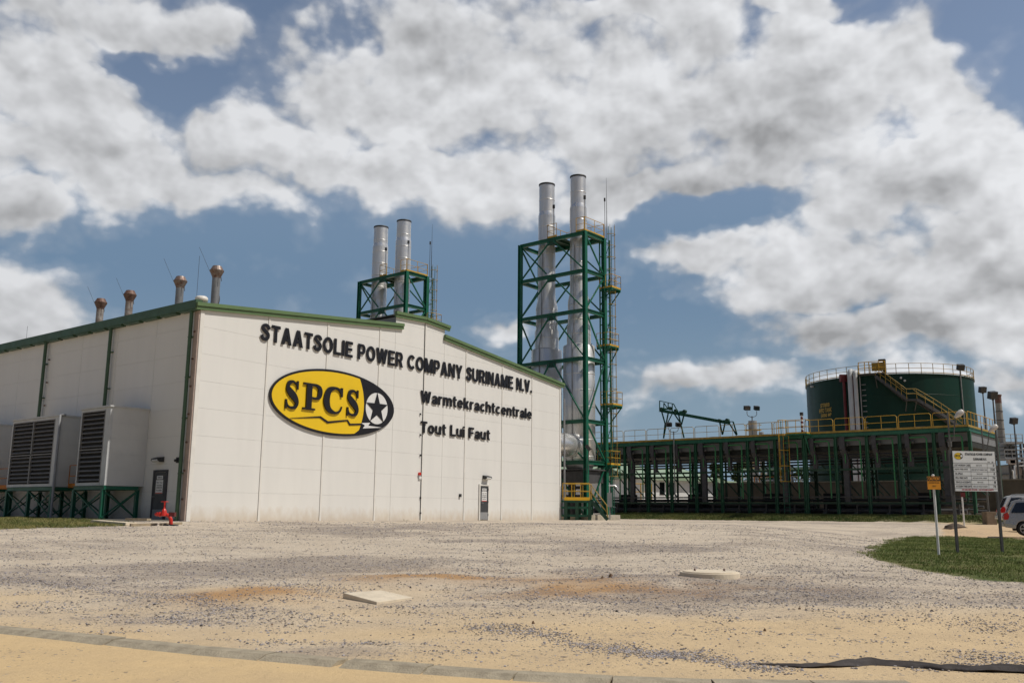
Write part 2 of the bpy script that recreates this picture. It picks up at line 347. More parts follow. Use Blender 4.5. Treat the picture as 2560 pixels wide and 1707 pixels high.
# ------------------------------------------------------------------ mesh helpers
X3, Y3, Z3 = Vector((1, 0, 0)), Vector((0, 1, 0)), Vector((0, 0, 1))
V = Vector
class MB:
    def __init__(s): s.v = []; s.f = []; s.sm = []
    def add(s, vs, fs, smooth=False):
        o = len(s.v); s.v += [V(p) for p in vs]; s.f += [tuple(i + o for i in f) for f in fs]; s.sm += [smooth] * len(fs); return s
    def box(s, c, ax, ay, az_):       # centre and three half vectors
        c = V(c); P = [c + ax * i + ay * j + az_ * k for i in (-1, 1) for j in (-1, 1) for k in (-1, 1)]
        return s.add(P, [(0, 1, 3, 2), (4, 6, 7, 5), (0, 4, 5, 1), (2, 3, 7, 6), (0, 2, 6, 4), (1, 5, 7, 3)])
    def abox(s, x0, x1, y0, y1, z0, z1):
        return s.box(((x0 + x1) / 2, (y0 + y1) / 2, (z0 + z1) / 2), X3 * (x1 - x0) / 2, Y3 * (y1 - y0) / 2, Z3 * (z1 - z0) / 2)
    def bar(s, a, b, wd, ht=None, up=Z3):
        a, b = V(a), V(b); ht = ht or wd; d = (b - a)
        if d.length < 1e-6: return s
        dn = d.normalized(); sd = dn.cross(up)
        if sd.length < 1e-3: sd = dn.cross(Y3 if abs(dn.y) < .9 else X3)
        sd.normalize(); u2 = sd.cross(dn).normalized()
        return s.box((a + b) / 2, d / 2, sd * wd / 2, u2 * ht / 2)
    def ibeam(s, a, b, wd, ht, up=Z3, t=.03):
        a, b = V(a), V(b); dn = (b - a).normalized(); sd = dn.cross(up)
        if sd.length < 1e-3: sd = dn.cross(Y3)
        sd.normalize(); u2 = sd.cross(dn).normalized()
        s.box((a + b) / 2 + u2 * (ht / 2 - t / 2), (b - a) / 2, sd * wd / 2, u2 * t / 2)
        s.box((a + b) / 2 - u2 * (ht / 2 - t / 2), (b - a) / 2, sd * wd / 2, u2 * t / 2)
        return s.box((a + b) / 2, (b - a) / 2, sd * t / 2, u2 * (ht / 2 - t))
    def tube(s, pts, r, n=8, caps=True, r2=None):
        pts = [V(p) for p in pts]; rings = []; prev = None
        for i, p in enumerate(pts):
            d = (pts[min(i + 1, len(pts) - 1)] - pts[max(i - 1, 0)]).normalized()
            if prev is None:
                sd = d.cross(Z3)
                if sd.length < 1e-2: sd = d.cross(Y3)
                sd.normalize()
            else:
                sd = (prev - d * prev.dot(d)).normalized()
            prev = sd; ud = d.cross(sd).normalized()
            rr = r[i] if isinstance(r, (list, tuple)) else r
            rings.append([p + (sd * math.cos(2 * math.pi * k / n) + ud * math.sin(2 * math.pi * k / n)) * rr for k in range(n)])
        vs = [q for g in rings for q in g]; fs = []
        for i in range(len(rings) - 1):
            for k in range(n):
                fs.append((i * n + k, i * n + (k + 1) % n, (i + 1) * n + (k + 1) % n, (i + 1) * n + k))
        s.add(vs, fs, True)
        if caps:
            s.add(rings[0], [tuple(range(n - 1, -1, -1))]); s.add(rings[-1], [tuple(range(n))])
        return s
    def lathe(s, prof, n=32, c=(0, 0, 0), smooth=True):
        c = V(c); vs = [c + V((r * math.cos(2 * math.pi * k / n), r * math.sin(2 * math.pi * k / n), z)) for r, z in prof for k in range(n)]
        fs = [(i * n + k, i * n + (k + 1) % n, (i + 1) * n + (k + 1) % n, (i + 1) * n + k) for i in range(len(prof) - 1) for k in range(n)]
        return s.add(vs, fs, smooth)
    def prism(s, poly, o, ex, ey, ez, t0, t1):   # poly in (ex, ey), thickness along ez
        n = len(poly); P = [V(o) + ex * a + ey * b + ez * t for t in (t0, t1) for a, b in poly]
        fs = [tuple(range(n - 1, -1, -1)), tuple(range(n, 2 * n))] + [(i, (i + 1) % n, (i + 1) % n + n, i + n) for i in range(n)]
        return s.add(P, fs)
    def build(s, name, mt, parent=None, loc=None, bevel=0):
        me = bpy.data.meshes.new(name); o = V(loc) if loc is not None else V((0, 0, 0))
        if parent is not None: o = parent_origin(parent)
        me.from_pydata([p - o for p in s.v], [], s.f)
        me.polygons.foreach_set('use_smooth', s.sm); me.update()
        ob = bpy.data.objects.new(name, me); COL.objects.link(ob)
        me.materials.append(M[mt] if isinstance(mt, str) else mt)
        if parent is not None: ob.parent = parent
        else: ob.location = o
        if bevel:
            b = ob.modifiers.new('bevel', 'BEVEL'); b.width = bevel; b.segments = 2; b.limit_method = 'ANGLE'
        return ob
def parent_origin(p):
    o = V((0, 0, 0)); q = p
    while q is not None: o += V(q.location); q = q.parent
    return o
def tag(o, label=None, cat=None, group=None, kind=None):
    if label: o['label'] = label
    if cat: o['category'] = cat
    if group: o['group'] = group
    if kind: o['kind'] = kind
    return o
def thing(name, label, cat, loc, group=None):
    o = bpy.data.objects.new(name, None); COL.objects.link(o); o.location = V(loc); o.empty_display_size = .3
    return tag(o, label, cat, group)
def copy_thing(root, delta, label=None):
    c = root.copy(); COL.objects.link(c); c.location = root.location + V(delta)
    if label: c['label'] = label
    for ch in list(root.children):
        k = ch.copy(); COL.objects.link(k); k.parent = c
        for g in list(ch.children):
            q = g.copy(); COL.objects.link(q); q.parent = k
    return c
def interp(pts, x):
    if x <= pts[0][0]: return pts[0][1]
    for (a, b), (c, d) in zip(pts, pts[1:]):
        if x <= c: return b + (d - b) * (x - a) / (c - a)
    return pts[-1][1]
def sstep(a, b, x):
    t = max(0, min(1, (x - a) / (b - a))); return t * t * (3 - 2 * t)
_tc = {}
def text2d(body, bold=0.0):
    k = (body, bold)
    if k in _tc: return _tc[k]
    c = bpy.data.curves.new('tmp', 'FONT'); c.body = body; c.size = 1; c.offset = bold; c.resolution_u = 4; c.fill_mode = 'FRONT'
    o = bpy.data.objects.new('tmp', c); COL.objects.link(o)
    dg = bpy.context.evaluated_depsgraph_get(); dg.update()
    me = bpy.data.meshes.new_from_object(o.evaluated_get(dg))
    vs = [(v.co.x, v.co.y) for v in me.vertices]; fs = [tuple(p.vertices) for p in me.polygons]
    bpy.data.objects.remove(o); bpy.data.curves.remove(c); bpy.data.meshes.remove(me)
    _tc[k] = (vs, fs); return _tc[k]
def put_text(mb, body, o, ex, ey, w_, h_, bold=0.0, ez=None, t0=0, t1=None, fitw=True):
    """flat (or thick) text filling the box w_ x h_ whose lower-left corner is o"""
    vs, fs = text2d(body, bold)
    if not vs: return
    x0 = min(v[0] for v in vs); x1 = max(v[0] for v in vs); y0 = min(v[1] for v in vs); y1 = max(v[1] for v in vs)
    sy = h_ / (y1 - y0); sx = w_ / (x1 - x0) if fitw else sy
    P = [V(o) + ex * ((a - x0) * sx) + ey * ((b - y0) * sy) for a, b in vs]
    thick_poly(mb, P, fs, ez, t0, t1)
def thick_poly(mb, P, fs, ez, t0, t1):
    if t1 is None: mb.add([p + (ez * t0 if ez else V((0, 0, 0))) for p in P], fs); return
    n = len(P); A = [p + ez * t0 for p in P] + [p + ez * t1 for p in P]
    ed = {}
    for f in fs:
        for a, b in zip(f, f[1:] + f[:1]):
            if (b, a) in ed: del ed[(b, a)]
            else: ed[(a, b)] = 1
    mb.add(A, [tuple(i + n for i in f) for f in fs] + [tuple(reversed(f)) for f in fs] + [(a, b, b + n, a + n) for a, b in ed])

# ------------------------------------------------------------------ site layout
A = atY(464, 1299, 40.0); A.z = 0
B = atY(1402, 1296, 64.6); B.z = 0
u = (B - A).normalized(); LW = (B - A).length
nf = V((u.y, -u.x, 0))                    # outward normal of the front wall
wdir = ray(-1720, 1262); wdir.z = 0; wd_ = wdir.normalized()        # along the side wall, away from the camera
ns = V((-wd_.y, wd_.x, 0))                # outward normal of the side wall
def Wp(px, py, off=0.0):
    p = hit(px, py, A + nf * off, nf); return ((p - A).dot(u), p.z)
def W(s, z, n=0.0): return A + u * s + nf * n + Z3 * z
def Sp(px, py, off=0.0):
    p = hit(px, py, A + ns * off, ns); return ((p - A).dot(wd_), p.z)
def SW(s, z, n=0.0): return A + wd_ * s + ns * n + Z3 * z
# second frame for the plant behind: parallel to the side wall
N0 = atY(1466, 1297, 68.0); N0.z = 0
R0 = atY(2440, 1290, 67.0); R0.z = 0
rp = V((-.77, .64, 0)).normalized(); rq = V((.64, .77, 0)).normalized()

ZR = 0.45
def gz(x, y):
    left = interp([(0, -1.19), (13.5, -1.19), (18, -1.0), (24, -.68), (31, -.33), (38, -.03), (400, -.03)], y)
    right = interp([(0, -1.19), (14, -1.19), (20, -.86), (27, -.64), (46, -.56), (58, -.18), (64, .0), (400, .0)], y)
    k = sstep(.22, .42, x / max(y, 5.0)) * sstep(16, 26, y)
    z = left * (1 - k) + right * k
    d = (V((x, y, 0)) - R0)
    back = d.dot(rq)
    z = z + (ZR - z) * sstep(-4.5, -1.5, back) * sstep(4, 16, x + max(0, -(y - 70)) * 0.0 + 4)
    return z
def gbump(x, y):
    v = V((x * .35, y * .35, 0)); b = noise.fractal(v, 1.0, 2.0, 4) * .05
    b += noise.noise(V((x * 1.7, y * 1.7, 3))) * .018 * sstep(9, 13, y)
    # the sand mounds by the two slabs
    for (mx, my, r_, h_) in MOUNDS: b += h_ * math.exp(-((x - mx) ** 2 + ((y - my) * 1.6) ** 2) / (r_ * r_))
    kill = sstep(2.0, .3, abs((V((x, y, 0)) - A).dot(nf))) if y > 36 else 0
    return b * (1 - kill) * sstep(90, 60, y)
def onground(px, py):
    Y = 60.0
    d = ray(px, py)
    lo, hi = 4.0, 120.0
    prev = None
    y = lo
    while y < hi:
        p = CAM + d * (y / d.y)
        if p.z <= gz(p.x, p.y): return V((p.x, p.y, gz(p.x, p.y)))
        y += .05
    return CAM + d * (hi / d.y)
MOUNDS = []
def gpx(px, py): p = onground(px, py); return p.x, p.y
for (px, py, r_, h_) in ((1050, 1450, 1.4, .10), (1500, 1468, 1.5, .13), (1650, 1455, 1.3, .1), (600, 1490, 1.3, .11), (2420, 1330, 1.2, .25), (1290, 1575, .9, .06), (700, 1545, .8, .05)):
    x_, y_ = gpx(px, py); MOUNDS.append((x_, y_, r_, h_))
def G(x, y): return gz(x, y) + gbump(x, y)

# kerb line (near road edge)
KZ = -1.19
def onz(px, py, z):
    d = ray(px, py); return CAM + d * ((z - HC) / d.z)
KB = [onz(px, py, KZ + .03) for px, py in ((-330, 1535), (0, 1569), (250, 1592), (497, 1618.7), (800, 1645.5), (1050, 1664), (1309, 1682), (1500, 1692), (1700, 1701), (1966, 1706), (2300, 1707))]
def kerb_y(x):
    return interp([(p.x, p.y) for p in KB], x)

# lawn outline in world coordinates, from its edge on the ground
def gpts(lst): return [gpx(a, b) for a, b in lst]
LAWN = gpts([(2176, 1384), (2200, 1366), (2240, 1350), (2290, 1340), (2400, 1342), (2560, 1349), (2760, 1356), (3000, 1380), (3000, 1540), (2760, 1488), (2560, 1458), (2440, 1448), (2330, 1430), (2230, 1408), (2190, 1396)])
LG = gpts([(-500, 1345), (-200, 1330), (0, 1322), (90, 1323), (200, 1322), (300, 1318), (350, 1312), (330, 1304), (240, 1304)]) 
def inpoly(x, y, P):
    c = False; j = len(P) - 1
    for i in range(len(P)):
        if (P[i][1] > y) != (P[j][1] > y) and x < (P[j][0] - P[i][0]) * (y - P[i][1]) / (P[j][1] - P[i][1]) + P[i][0]: c = not c
        j = i
    return c
# left lawn: between the gravel and the intake stands
g1 = [SW(s, 0, 4.6) for s in (4.2, 30)]; g2 = [SW(s, 0, 2.6) for s in (34, 3.6)]
LG = gpts([(-260, 1327), (0, 1324), (90, 1321), (200, 1319), (290, 1315), (335, 1308)]) + [(p.x, p.y) for p in [SW(3.2, 0, 3.0), SW(5.5, 0, 2.7), SW(30, 0, 2.7)]]

# ------------------------------------------------------------------ terrain
LB = (min(p[0] for p in LAWN), max(p[0] for p in LAWN), min(p[1] for p in LAWN), max(p[1] for p in LAWN))
def terrain():
    xs = []; x = -1500.0
    def seq(a, b, st):
        r_ = []; q = a
        while q < b - 1e-6: r_.append(q); q += st
        return r_
    xs = [-2500, -1200, -600, -300, -150, -100] + seq(-70, -22, 3) + seq(-22, 26, .22) + seq(26, 70, 2) + [70, 100, 150, 300, 600, 1200, 2500]
    ys = [-300, -60, -10, 0, 4] + seq(6, 24, .14) + seq(24, 46, .3) + seq(46, 90, .8) + [90, 100, 120, 160, 250, 500, 1000, 2500]
    me = bpy.data.meshes.new('ground'); vs = []; cols = []; lw = []
    nx = len(xs)
    for y in ys:
        for x in xs:
            ky = kerb_y(x)
            z = G(x, y) if y > ky + .3 else KZ - .012 + noise.noise(V((x * .5, y * .5, 0))) * .008
            vs.append((x, y, z))
            n1 = noise.fractal(V((x * .12 + 5, y * .22, 0)), 1.0, 2.0, 4)
            n2 = noise.fractal(V((x * .5, y * .9, 7)), 1.0, 2.0, 4)
            near = sstep(19.5, 12.5, y + n1 * 5.0 - .02 * x)      # tan sand towards the kerb
            grav = (1 - near) * (.52 + n1 * .55 + n2 * .2)
            near *= .80
            if y < ky + .15: grav = 0.0; near = 1.0
            elif y < 16: grav = max(grav, .10 + .25 * max(0, n2))
            org = 0.0
            for (ox, oy, r_) in ORANGE:
                q = ((x - ox) ** 2 / 2.2 + (y - oy) ** 2 * 1.3) / (r_ * r_); org = max(org, math.exp(-q * .75) * (.72 + n2 * 1.5))
            if x / max(y, 1) > .46 and y > 34: org = max(org, .35 * sstep(34, 38, y) * sstep(66, 55, y)); grav *= .4; near = max(near, .6)
            if y > 100: grav = .2
            q_ = V((x, y, 0)) - R0; bq = q_.dot(rq)
            lw.append(1.0 if (LB[0] < x < LB[1] and LB[2] < y < LB[3] and inpoly(x, y, LAWN)) or (-24 < x < 0 and 30 < y < 60 and inpoly(x, y, LG)) or (-4.2 < bq < -.5 and -8 < q_.dot(rp) < 30) else 0.0)
            cols.append((max(0, min(1, grav)), max(0, min(1, near)), max(0, min(1, org)), 1))
    fs = [(j * nx + i, j * nx + i + 1, (j + 1) * nx + i + 1, (j + 1) * nx + i) for j in range(len(ys) - 1) for i in range(nx - 1)]
    me.from_pydata(vs, [], fs); me.polygons.foreach_set('use_smooth', [True] * len(fs))
    ca = me.color_attributes.new('cover', 'FLOAT_COLOR', 'POINT'); ca.data.foreach_set('color', [c for q in cols for c in q])
    la = me.attributes.new('lawn', 'FLOAT', 'POINT'); la.data.foreach_set('value', lw)
    me.update(); me.materials.append(M['ground'])
    o = bpy.data.objects.new('ground', me); COL.objects.link(o); tag(o, kind='structure')
ORANGE = [(*gpx(1600, 1470), 1.6), (*gpx(1450, 1480), 1.1), (*gpx(1800, 1470), 1.3), (*gpx(1050, 1443), 1.1), (*gpx(620, 1492), .9), (*gpx(1350, 1478), .7)]
terrain()

# stones: many small real pebbles in one mesh
def tinted(name, mt, vs, fs, tints, kind='stuff', per=None):
    me = bpy.data.meshes.new(name); me.from_pydata(vs, [], fs)
    ca = me.color_attributes.new('tint', 'FLOAT_COLOR', 'CORNER')
    buf = []
    for f, t in zip(fs, tints): buf += [t[0], t[1], t[2], 1.0] * len(f)
    ca.data.foreach_set('color', buf); me.update(); me.materials.append(M[mt])
    o = bpy.data.objects.new(name, me); COL.objects.link(o)
    if kind: o['kind'] = kind
    return o
OCT = [(1, 0, 0), (0, 1, 0), (-1, 0, 0), (0, -1, 0), (0, 0, 1), (0, 0, -1), (.62, .62, .42), (-.62, .62, .42), (-.62, -.62, .42), (.62, -.62, .42)]
OCF = [(0, 6, 9), (0, 1, 6), (1, 7, 6), (1, 2, 7), (2, 8, 7), (2, 3, 8), (3, 9, 8), (3, 0, 9), (4, 9, 6), (4, 6, 7), (4, 7, 8), (4, 8, 9)]
def stones():
    vs, fs, ts = [], [], []
    rnd = random.Random(3); cnt = 0
    def stone(x, y, r_, tint=None):
        o = len(vs); a = rnd.uniform(0, 6.28); ca, sa = math.cos(a), math.sin(a)
        sx, sy, sz = r_ * rnd.uniform(.8, 1.4), r_ * rnd.uniform(.6, 1.0), r_ * rnd.uniform(.45, .85); z = G(x, y) + sz * .25
        for p in OCT:
            j = rnd.uniform(.8, 1.2); px_, py_, pz_ = p[0] * sx * j, p[1] * sy * j, p[2] * sz * j
            vs.append((x + px_ * ca - py_ * sa, y + px_ * sa + py_ * ca, z + pz_))
        for f in OCF: fs.append(tuple(i + o for i in f))
        g_ = rnd.uniform(.11, .46); t = tint or rnd.choice(((g_, g_ * .93, g_ * .93), (g_, g_ * .93, g_ * .96), (g_ * 1.25, g_ * 1.05, g_ * .85)))
        ts.extend([t] * len(OCF))
    while cnt < 52000:
        y = 10.5 * (44 / 10.5) ** (rnd.random() ** 1.05); x = rnd.uniform(-.60, .60) * y
        if y < kerb_y(x) + .12: continue
        n1 = noise.fractal(V((x * .12 + 5, y * .22, 0)), 1.0, 2.0, 4); n2 = noise.fractal(V((x * .8, y * 1.5, 17)), 1.0, 2.0, 4)
        near = sstep(17.5, 13.0, y + n1 * 3.0 - .02 * x); d = (1 - near) * (.6 + n1 * .6) + n2 * .9 - .12
        if rnd.random() > max(d, .035) * 1.3: continue
        if inpoly(x, y, LAWN) or (y > 34 and (V((x, y, 0)) - A).dot(nf) < .2): continue
        cnt += 1; stone(x, y, rnd.choice((.005, .006, .007, .008, .010, .016)) * (1 + y / 45))
    # gravel ridges: the dark windrows seen in the sand
    for line, wid, num in ((((0, 1452), (150, 1462), (300, 1477), (470, 1500), (590, 1530)), .16, 2600), (((380, 1545), (470, 1550), (520, 1556)), .25, 500), (((1190, 1570), (1290, 1580), (1400, 1592), (1500, 1620), (1620, 1635), (1700, 1640)), .2, 2600),
                           (((1660, 1635), (1780, 1650), (1880, 1665), (1940, 1680)), .22, 1200), (((760, 1480), (800, 1478), (850, 1490)), .5, 900), (((1950, 1470), (2060, 1490), (2150, 1500)), .6, 1200), (((2430, 1660), (2500, 1650), (2600, 1660)), .3, 700),
                           (((1700, 1400), (1850, 1405), (2000, 1420), (2120, 1440)), .8, 1500), (((2300, 1535), (2440, 1560), (2560, 1570)), .4, 700)):
        P = [gpx(a, b) for a, b in line]
        for _ in range(num):
            i = rnd.randrange(len(P) - 1); t = rnd.random()
            x = P[i][0] + (P[i + 1][0] - P[i][0]) * t + rnd.gauss(0, wid); y = P[i][1] + (P[i + 1][1] - P[i][1]) * t + rnd.gauss(0, wid)
            if y < kerb_y(x) + .12 or inpoly(x, y, LAWN): continue
            stone(x, y, rnd.choice((.006, .007, .009, .012, .018)))
    tinted('gravel_stones', 'stone', vs, fs, ts)
stones()

def grass(name, poly_fn, bbox, count, h0, h1, wblade, cols, seed, soil=False, zf=G):
    rnd = random.Random(seed); vs, fs, ts = [], [], []
    n = 0; tries = 0
    while n < count and tries < count * 12:
        tries += 1
        x = rnd.uniform(bbox[0], bbox[1]); y = rnd.uniform(bbox[2], bbox[3])
        k = poly_fn(x, y)
        if k <= 0 or rnd.random() > k: continue
        n += 1; z = zf(x, y) - .01; a = rnd.uniform(0, 3.14); h = rnd.uniform(h0, h1) * (1 + .45 * noise.noise(V((x * .9, y * .9, 2)))); wb = wblade * rnd.uniform(.6, 1.3)
        lx, ly = rnd.gauss(0, h * .45), rnd.gauss(0, h * .45); o = len(vs)
        dx, dy = math.cos(a) * wb, math.sin(a) * wb
        vs += [(x - dx, y - dy, z), (x + dx, y + dy, z), (x + lx * .5 + dx * .6, y + ly * .5 + dy * .6, z + h * .65), (x + lx, y + ly, z + h)]
        fs += [(o, o + 1, o + 2), (o, o + 2, o + 3)]
        q = max(0, min(1, .5 + noise.fractal(V((x * .55, y * .55, 4)), 1, 2, 4) * 1.1 + rnd.gauss(0, .22)))
        c = [cols[0][i] * (1 - q) + cols[1][i] * q for i in range(3)]
        if rnd.random() < .07: c = [.26, .22, .10]
        ts += [c, c]
    return tinted(name, 'grass', vs, fs, ts)
xs_ = [p[0] for p in LAWN]; ys_ = [p[1] for p in LAWN]
def edge_soft(P):
    def fn(x, y):
        j = noise.fractal(V((x * 1.4, y * 1.4, 9)), 1, 2, 3) * .8
        j2 = noise.fractal(V((x * 1.4, y * 1.4, 29)), 1, 2, 3) * .45
        if not inpoly(x + j, y + j2, P): return 0
        bare = noise.fractal(V((x * .45, y * .8, 31)), 1, 2, 4)
        return .15 if bare > .42 else 1
    return fn
lf = edge_soft(LAWN)
grass('lawn_grass', lf, (min(xs_), max(xs_), min(ys_), max(ys_)), 120000, .035, .085, .007, ((.085, .125, .025), (.205, .235, .068)), 11)
lgx = [p[0] for p in LG]; lgy = [p[1] for p in LG]
grass('verge_grass', edge_soft(LG), (min(lgx), max(lgx), min(lgy), max(lgy)), 45000, .05, .13, .009, ((.07, .10, .022), (.24, .21, .075)), 12)
def bank(x, y):
    d = V((x, y, 0)) - R0; b_ = d.dot(rq); t_ = d.dot(rp)
    j = noise.fractal(V((x * .8, y * .8, 9)), 1, 2, 3) * .35
    return 1 if (-4.3 < b_ + j < -.7 and -5 < t_ < 30) else 0
bb = [R0 + rp * t_ + rq * b_ for t_ in (-5, 30) for b_ in (-4.6, -.3)]
grass('bank_grass', bank, (min(p.x for p in bb), max(p.x for p in bb), min(p.y for p in bb), max(p.y for p in bb)), 60000, .07, .16, .022, ((.06, .09, .02), (.14, .15, .04)), 13)

# kerb stones: laid end to end along the road edge
def kerbs():
    rnd = random.Random(5)
    P = [V((p.x, p.y, 0)) for p in KB]; path = []; acc = 0
    lens = [(P[i + 1] - P[i]).length for i in range(len(P) - 1)]; tot = sum(lens)
    def at(d):
        for i, l_ in enumerate(lens):
            if d <= l_ or i == len(lens) - 1: return P[i] + (P[i + 1] - P[i]) * (d / l_)
            d -= l_
    d = 0.05; k = 0; words = ['leftmost', 'second', 'third', 'fourth', 'fifth', 'sixth', 'seventh', 'eighth', 'ninth', 'tenth', 'eleventh', 'twelfth', 'thirteenth', 'fourteenth', 'fifteenth', 'sixteenth', 'seventeenth', 'eighteenth', 'nineteenth', 'twentieth']
    items = []
    while d < tot - 1:
        ln = .99 if k not in (5, 6) else .52
        a, b = at(d), at(d + ln - .018)
        d += ln
        if k == 9: d += .08
        dr = (b - a).normalized(); sd = V((dr.y, -dr.x, 0))
        mb = MB(); z0, z1 = KZ - .12, KZ + .035 + rnd.uniform(-.006, .006)
        prof = [(-.13, z0), (-.13, z1), (.07, z1), (.10, z1 - .012), (.24, z1 - .055), (.24, z0)]
        mb.prism(prof, (0, 0, 0), sd, Z3, dr, 0, 1) if False else None
        n = len(prof); vs = [a + sd * p[0] + Z3 * p[1] for p in prof] + [b + sd * p[0] + Z3 * p[1] for p in prof]
        mb.add(vs, [tuple(range(n)), tuple(range(2 * n - 1, n - 1, -1))] + [(i, i + n, (i + 1) % n + n, (i + 1) % n) for i in range(n)])
        c = (a + b) / 2; px = 1280 + c.x / c.y * FPX
        o = mb.build('kerb_stone', 'kerb', loc=c)
        items.append((px, o)); k += 1
    vis = [o for px, o in items if -100 < px < 2250]
    for i, (px, o) in enumerate([q for q in items if -100 < q[0] < 2250]):
        tag(o, 'low concrete kerb stone at the sandy road edge, %s from the left' % (words[i] if i < len(words) else 'later'), 'kerb stone', 'kerb stones along the road edge')
    for px, o in items:
        if not (-100 < px < 2250): tag(o, 'low concrete kerb stone beyond the edge of the photo', 'kerb stone', 'kerb stones along the road edge')
kerbs()

# ------------------------------------------------------------------ power hall
H = thing('power_hall', 'large white panelled hall with green roof edge and wall lettering', 'building', A)
seam = [Wp(px, 1297)[0] for px in (464, 642.4, 796.6, 932, 1050, 1157, 1251, 1327.5)] + [LW]
ridge_s = seam[4] - .15
zE0 = Wp(495, 773)[1]; zE1 = Wp(1401, 966)[1]; ZE = (zE0 + zE1) / 2
mon0, mon1 = Wp(990, 800)[0], Wp(1112, 830)[0]
zl = Wp(985, 820)[1]; slope = (zl - ZE) / mon0 if mon0 > 1 else .1
slopeR = (Wp(1110, 850)[1] - ZE) / (LW - mon1)
zr1 = ZE + slopeR * (LW - mon1)
zm0 = Wp(990, 790)[1]; zmr = Wp(1063, 806)[1]; zm1 = Wp(1113, 826)[1]
print('HALL', LW, seam, 'ZE', zE0, zE1, 'mon', mon0, mon1, 'slope', slope, 'zm', zm0, zmr, zm1, 'zl', zl)
zmE = (zm0 + zm1) / 2
def zwall(s, side=0):
    if mon0 < s < mon1 or (s == mon0 and side > 0) or (s == mon1 and side < 0):
        return zmE + (zmr - zmE) * (1 - abs(s - ridge_s) / (ridge_s - mon0 if s < ridge_s else mon1 - ridge_s))
    return ZE + (slope * s if s < ridge_s else slopeR * (LW - s))
def panel_wall(P, ss, top, rows, joint_n, mt, parent, name):
    mb = MB(); bk = MB()
    for a, b in zip(ss, ss[1:]):
        g = .008
        zs = [rows[0]] + list(rows[1:])
        for k in range(len(rows) - 1):
            z0, z1 = rows[k] + .003, rows[k + 1] - .003
            ta, tb = top(a, 1), top(b, -1)
            if z0 >= max(ta, tb) - .02: break
            a1, b1 = a + g, b - g
            pts = [(a1, z0), (b1, z0)]
            if z1 <= min(ta, tb): pts += [(b1, z1), (a1, z1)]
            else:
                # clip against the sloping top edge
                f = lambda s_: ta + (tb - ta) * (s_ - a) / (b - a)
                def cut(z): return a + (b - a) * (z - ta) / (tb - ta)
                r_ = []
                if f(b1) > z0:
                    if f(b1) >= z1: r_ += [(b1, z1)] + ([(max(a1, cut(z1)), z1)] if f(a1) < z1 else [])
                    else: r_ += [(b1, f(b1))] + ([(min(b1, cut(z1)), z1)] if f(a1) > z1 else [])
                else: pts = [(a1, z0), (max(a1, min(b1, cut(z0))), z0)]
                if f(a1) > z0: r_ += [(a1, min(z1, f(a1)))]
                else: pts[0] = (min(b1, max(a1, cut(z0))), z0)
                pts += r_
            # remove duplicates
            q = []
            for p in pts:
                if not q or (abs(p[0] - q[-1][0]) + abs(p[1] - q[-1][1]) > 1e-4): q.append(p)
            if abs(q[0][0] - q[-1][0]) + abs(q[0][1] - q[-1][1]) < 1e-4: q.pop()
            if len(q) < 3: continue
            n = len(q); F = [P(s_, z_, 0) for s_, z_ in q]; Bk = [P(s_, z_, -.07) for s_, z_ in q]
            mb.add(F + Bk, [tuple(range(n))] + [(i + n, (i + 1) % n + n, (i + 1) % n, i) for i in range(n)])
        ta, tb = top(a, 1), top(b, -1)
        bk.add([P(a, rows[0], -.014), P(b, rows[0], -.014), P(b, tb - .02, -.014), P(a, ta - .02, -.014)], [(0, 1, 2, 3)])
    o = mb.build(name, mt, parent)
    bk.build('panel_joint', 'panelback', o)
    return o
rows = [-.12, 1.24] + [1.24 + 1.205 * k for k in range(1, 11)]
ss = sorted(set([0.0] + seam[1:-1] + [mon0, mon1, ridge_s, LW]))
ss2 = [s for i, s in enumerate(ss)]
# drop the ridge point if it almost meets a seam
ss2 = [s for s in ss2 if not (s == ridge_s)] if abs(seam[4] - ridge_s) < .3 else ss2
ridge_s = seam[4]
fw = panel_wall(W, ss2, zwall, rows, 0, 'panel', H, 'front_wall')
mb = MB()
for s in seam[1:-1]: mb.box(W(s + .075, zwall(s) / 2 - .05, .012), u * .055, nf * .012, Z3 * (zwall(s) / 2 - .02))
for s, wd in ((LW - .09, .07), (.1, .10)): mb.box(W(s, zwall(s) / 2 - .05, .018), u * wd, nf * .018, Z3 * (zwall(s) / 2))
mb.build('cover_strip', 'trim', fw)
mb = MB(); mb.box(W(LW / 2, -.13, .01), u * LW / 2, nf * .03, Z3 * .10); mb.build('plinth', 'conc', H)
LS = 62.0
sss = [0.0]
s_marks = [Sp(px, 900)[0] for px in (384, 286, 206, 128, 58)]
pitch_s = 3.42
k = 1
while k * pitch_s < LS: sss.append(k * pitch_s); k += 1
sss.append(LS)
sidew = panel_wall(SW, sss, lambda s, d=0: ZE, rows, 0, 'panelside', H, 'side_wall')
print('side marks', s_marks)
# back, right wall and roof
bw = MB()
bw.add([W(LW, -.1, 0), W(LW, ZE, 0), W(LW, ZE, 0) + wd_ * LS, W(LW, -.1, 0) + wd_ * LS], [(0, 1, 2, 3)])
bw.add([W(0, -.1, 0) + wd_ * LS, W(LW, -.1, 0) + wd_ * LS, W(LW, ZE, 0) + wd_ * LS, W(ridge_s, zwall(ridge_s), 0) + wd_ * LS, W(0, ZE, 0) + wd_ * LS], [(0, 1, 2, 3, 4)])
bw.build('rear_wall', 'panelside', H)
rf = MB(); zr_ = ZE + slope * mon0
rf.add([W(-.15, ZE + .12), W(mon0, zr_ + .12), W(mon0, zr_ + .12) + wd_ * LS, W(-.15, ZE + .12) + wd_ * LS], [(0, 1, 2, 3)])
zr2 = ZE + slopeR * (LW - mon1)
rf.add([W(mon1, zr2 + .12), W(LW + .15, ZE + .12), W(LW + .15, ZE + .12) + wd_ * LS, W(mon1, zr2 + .12) + wd_ * LS], [(0, 1, 2, 3)])
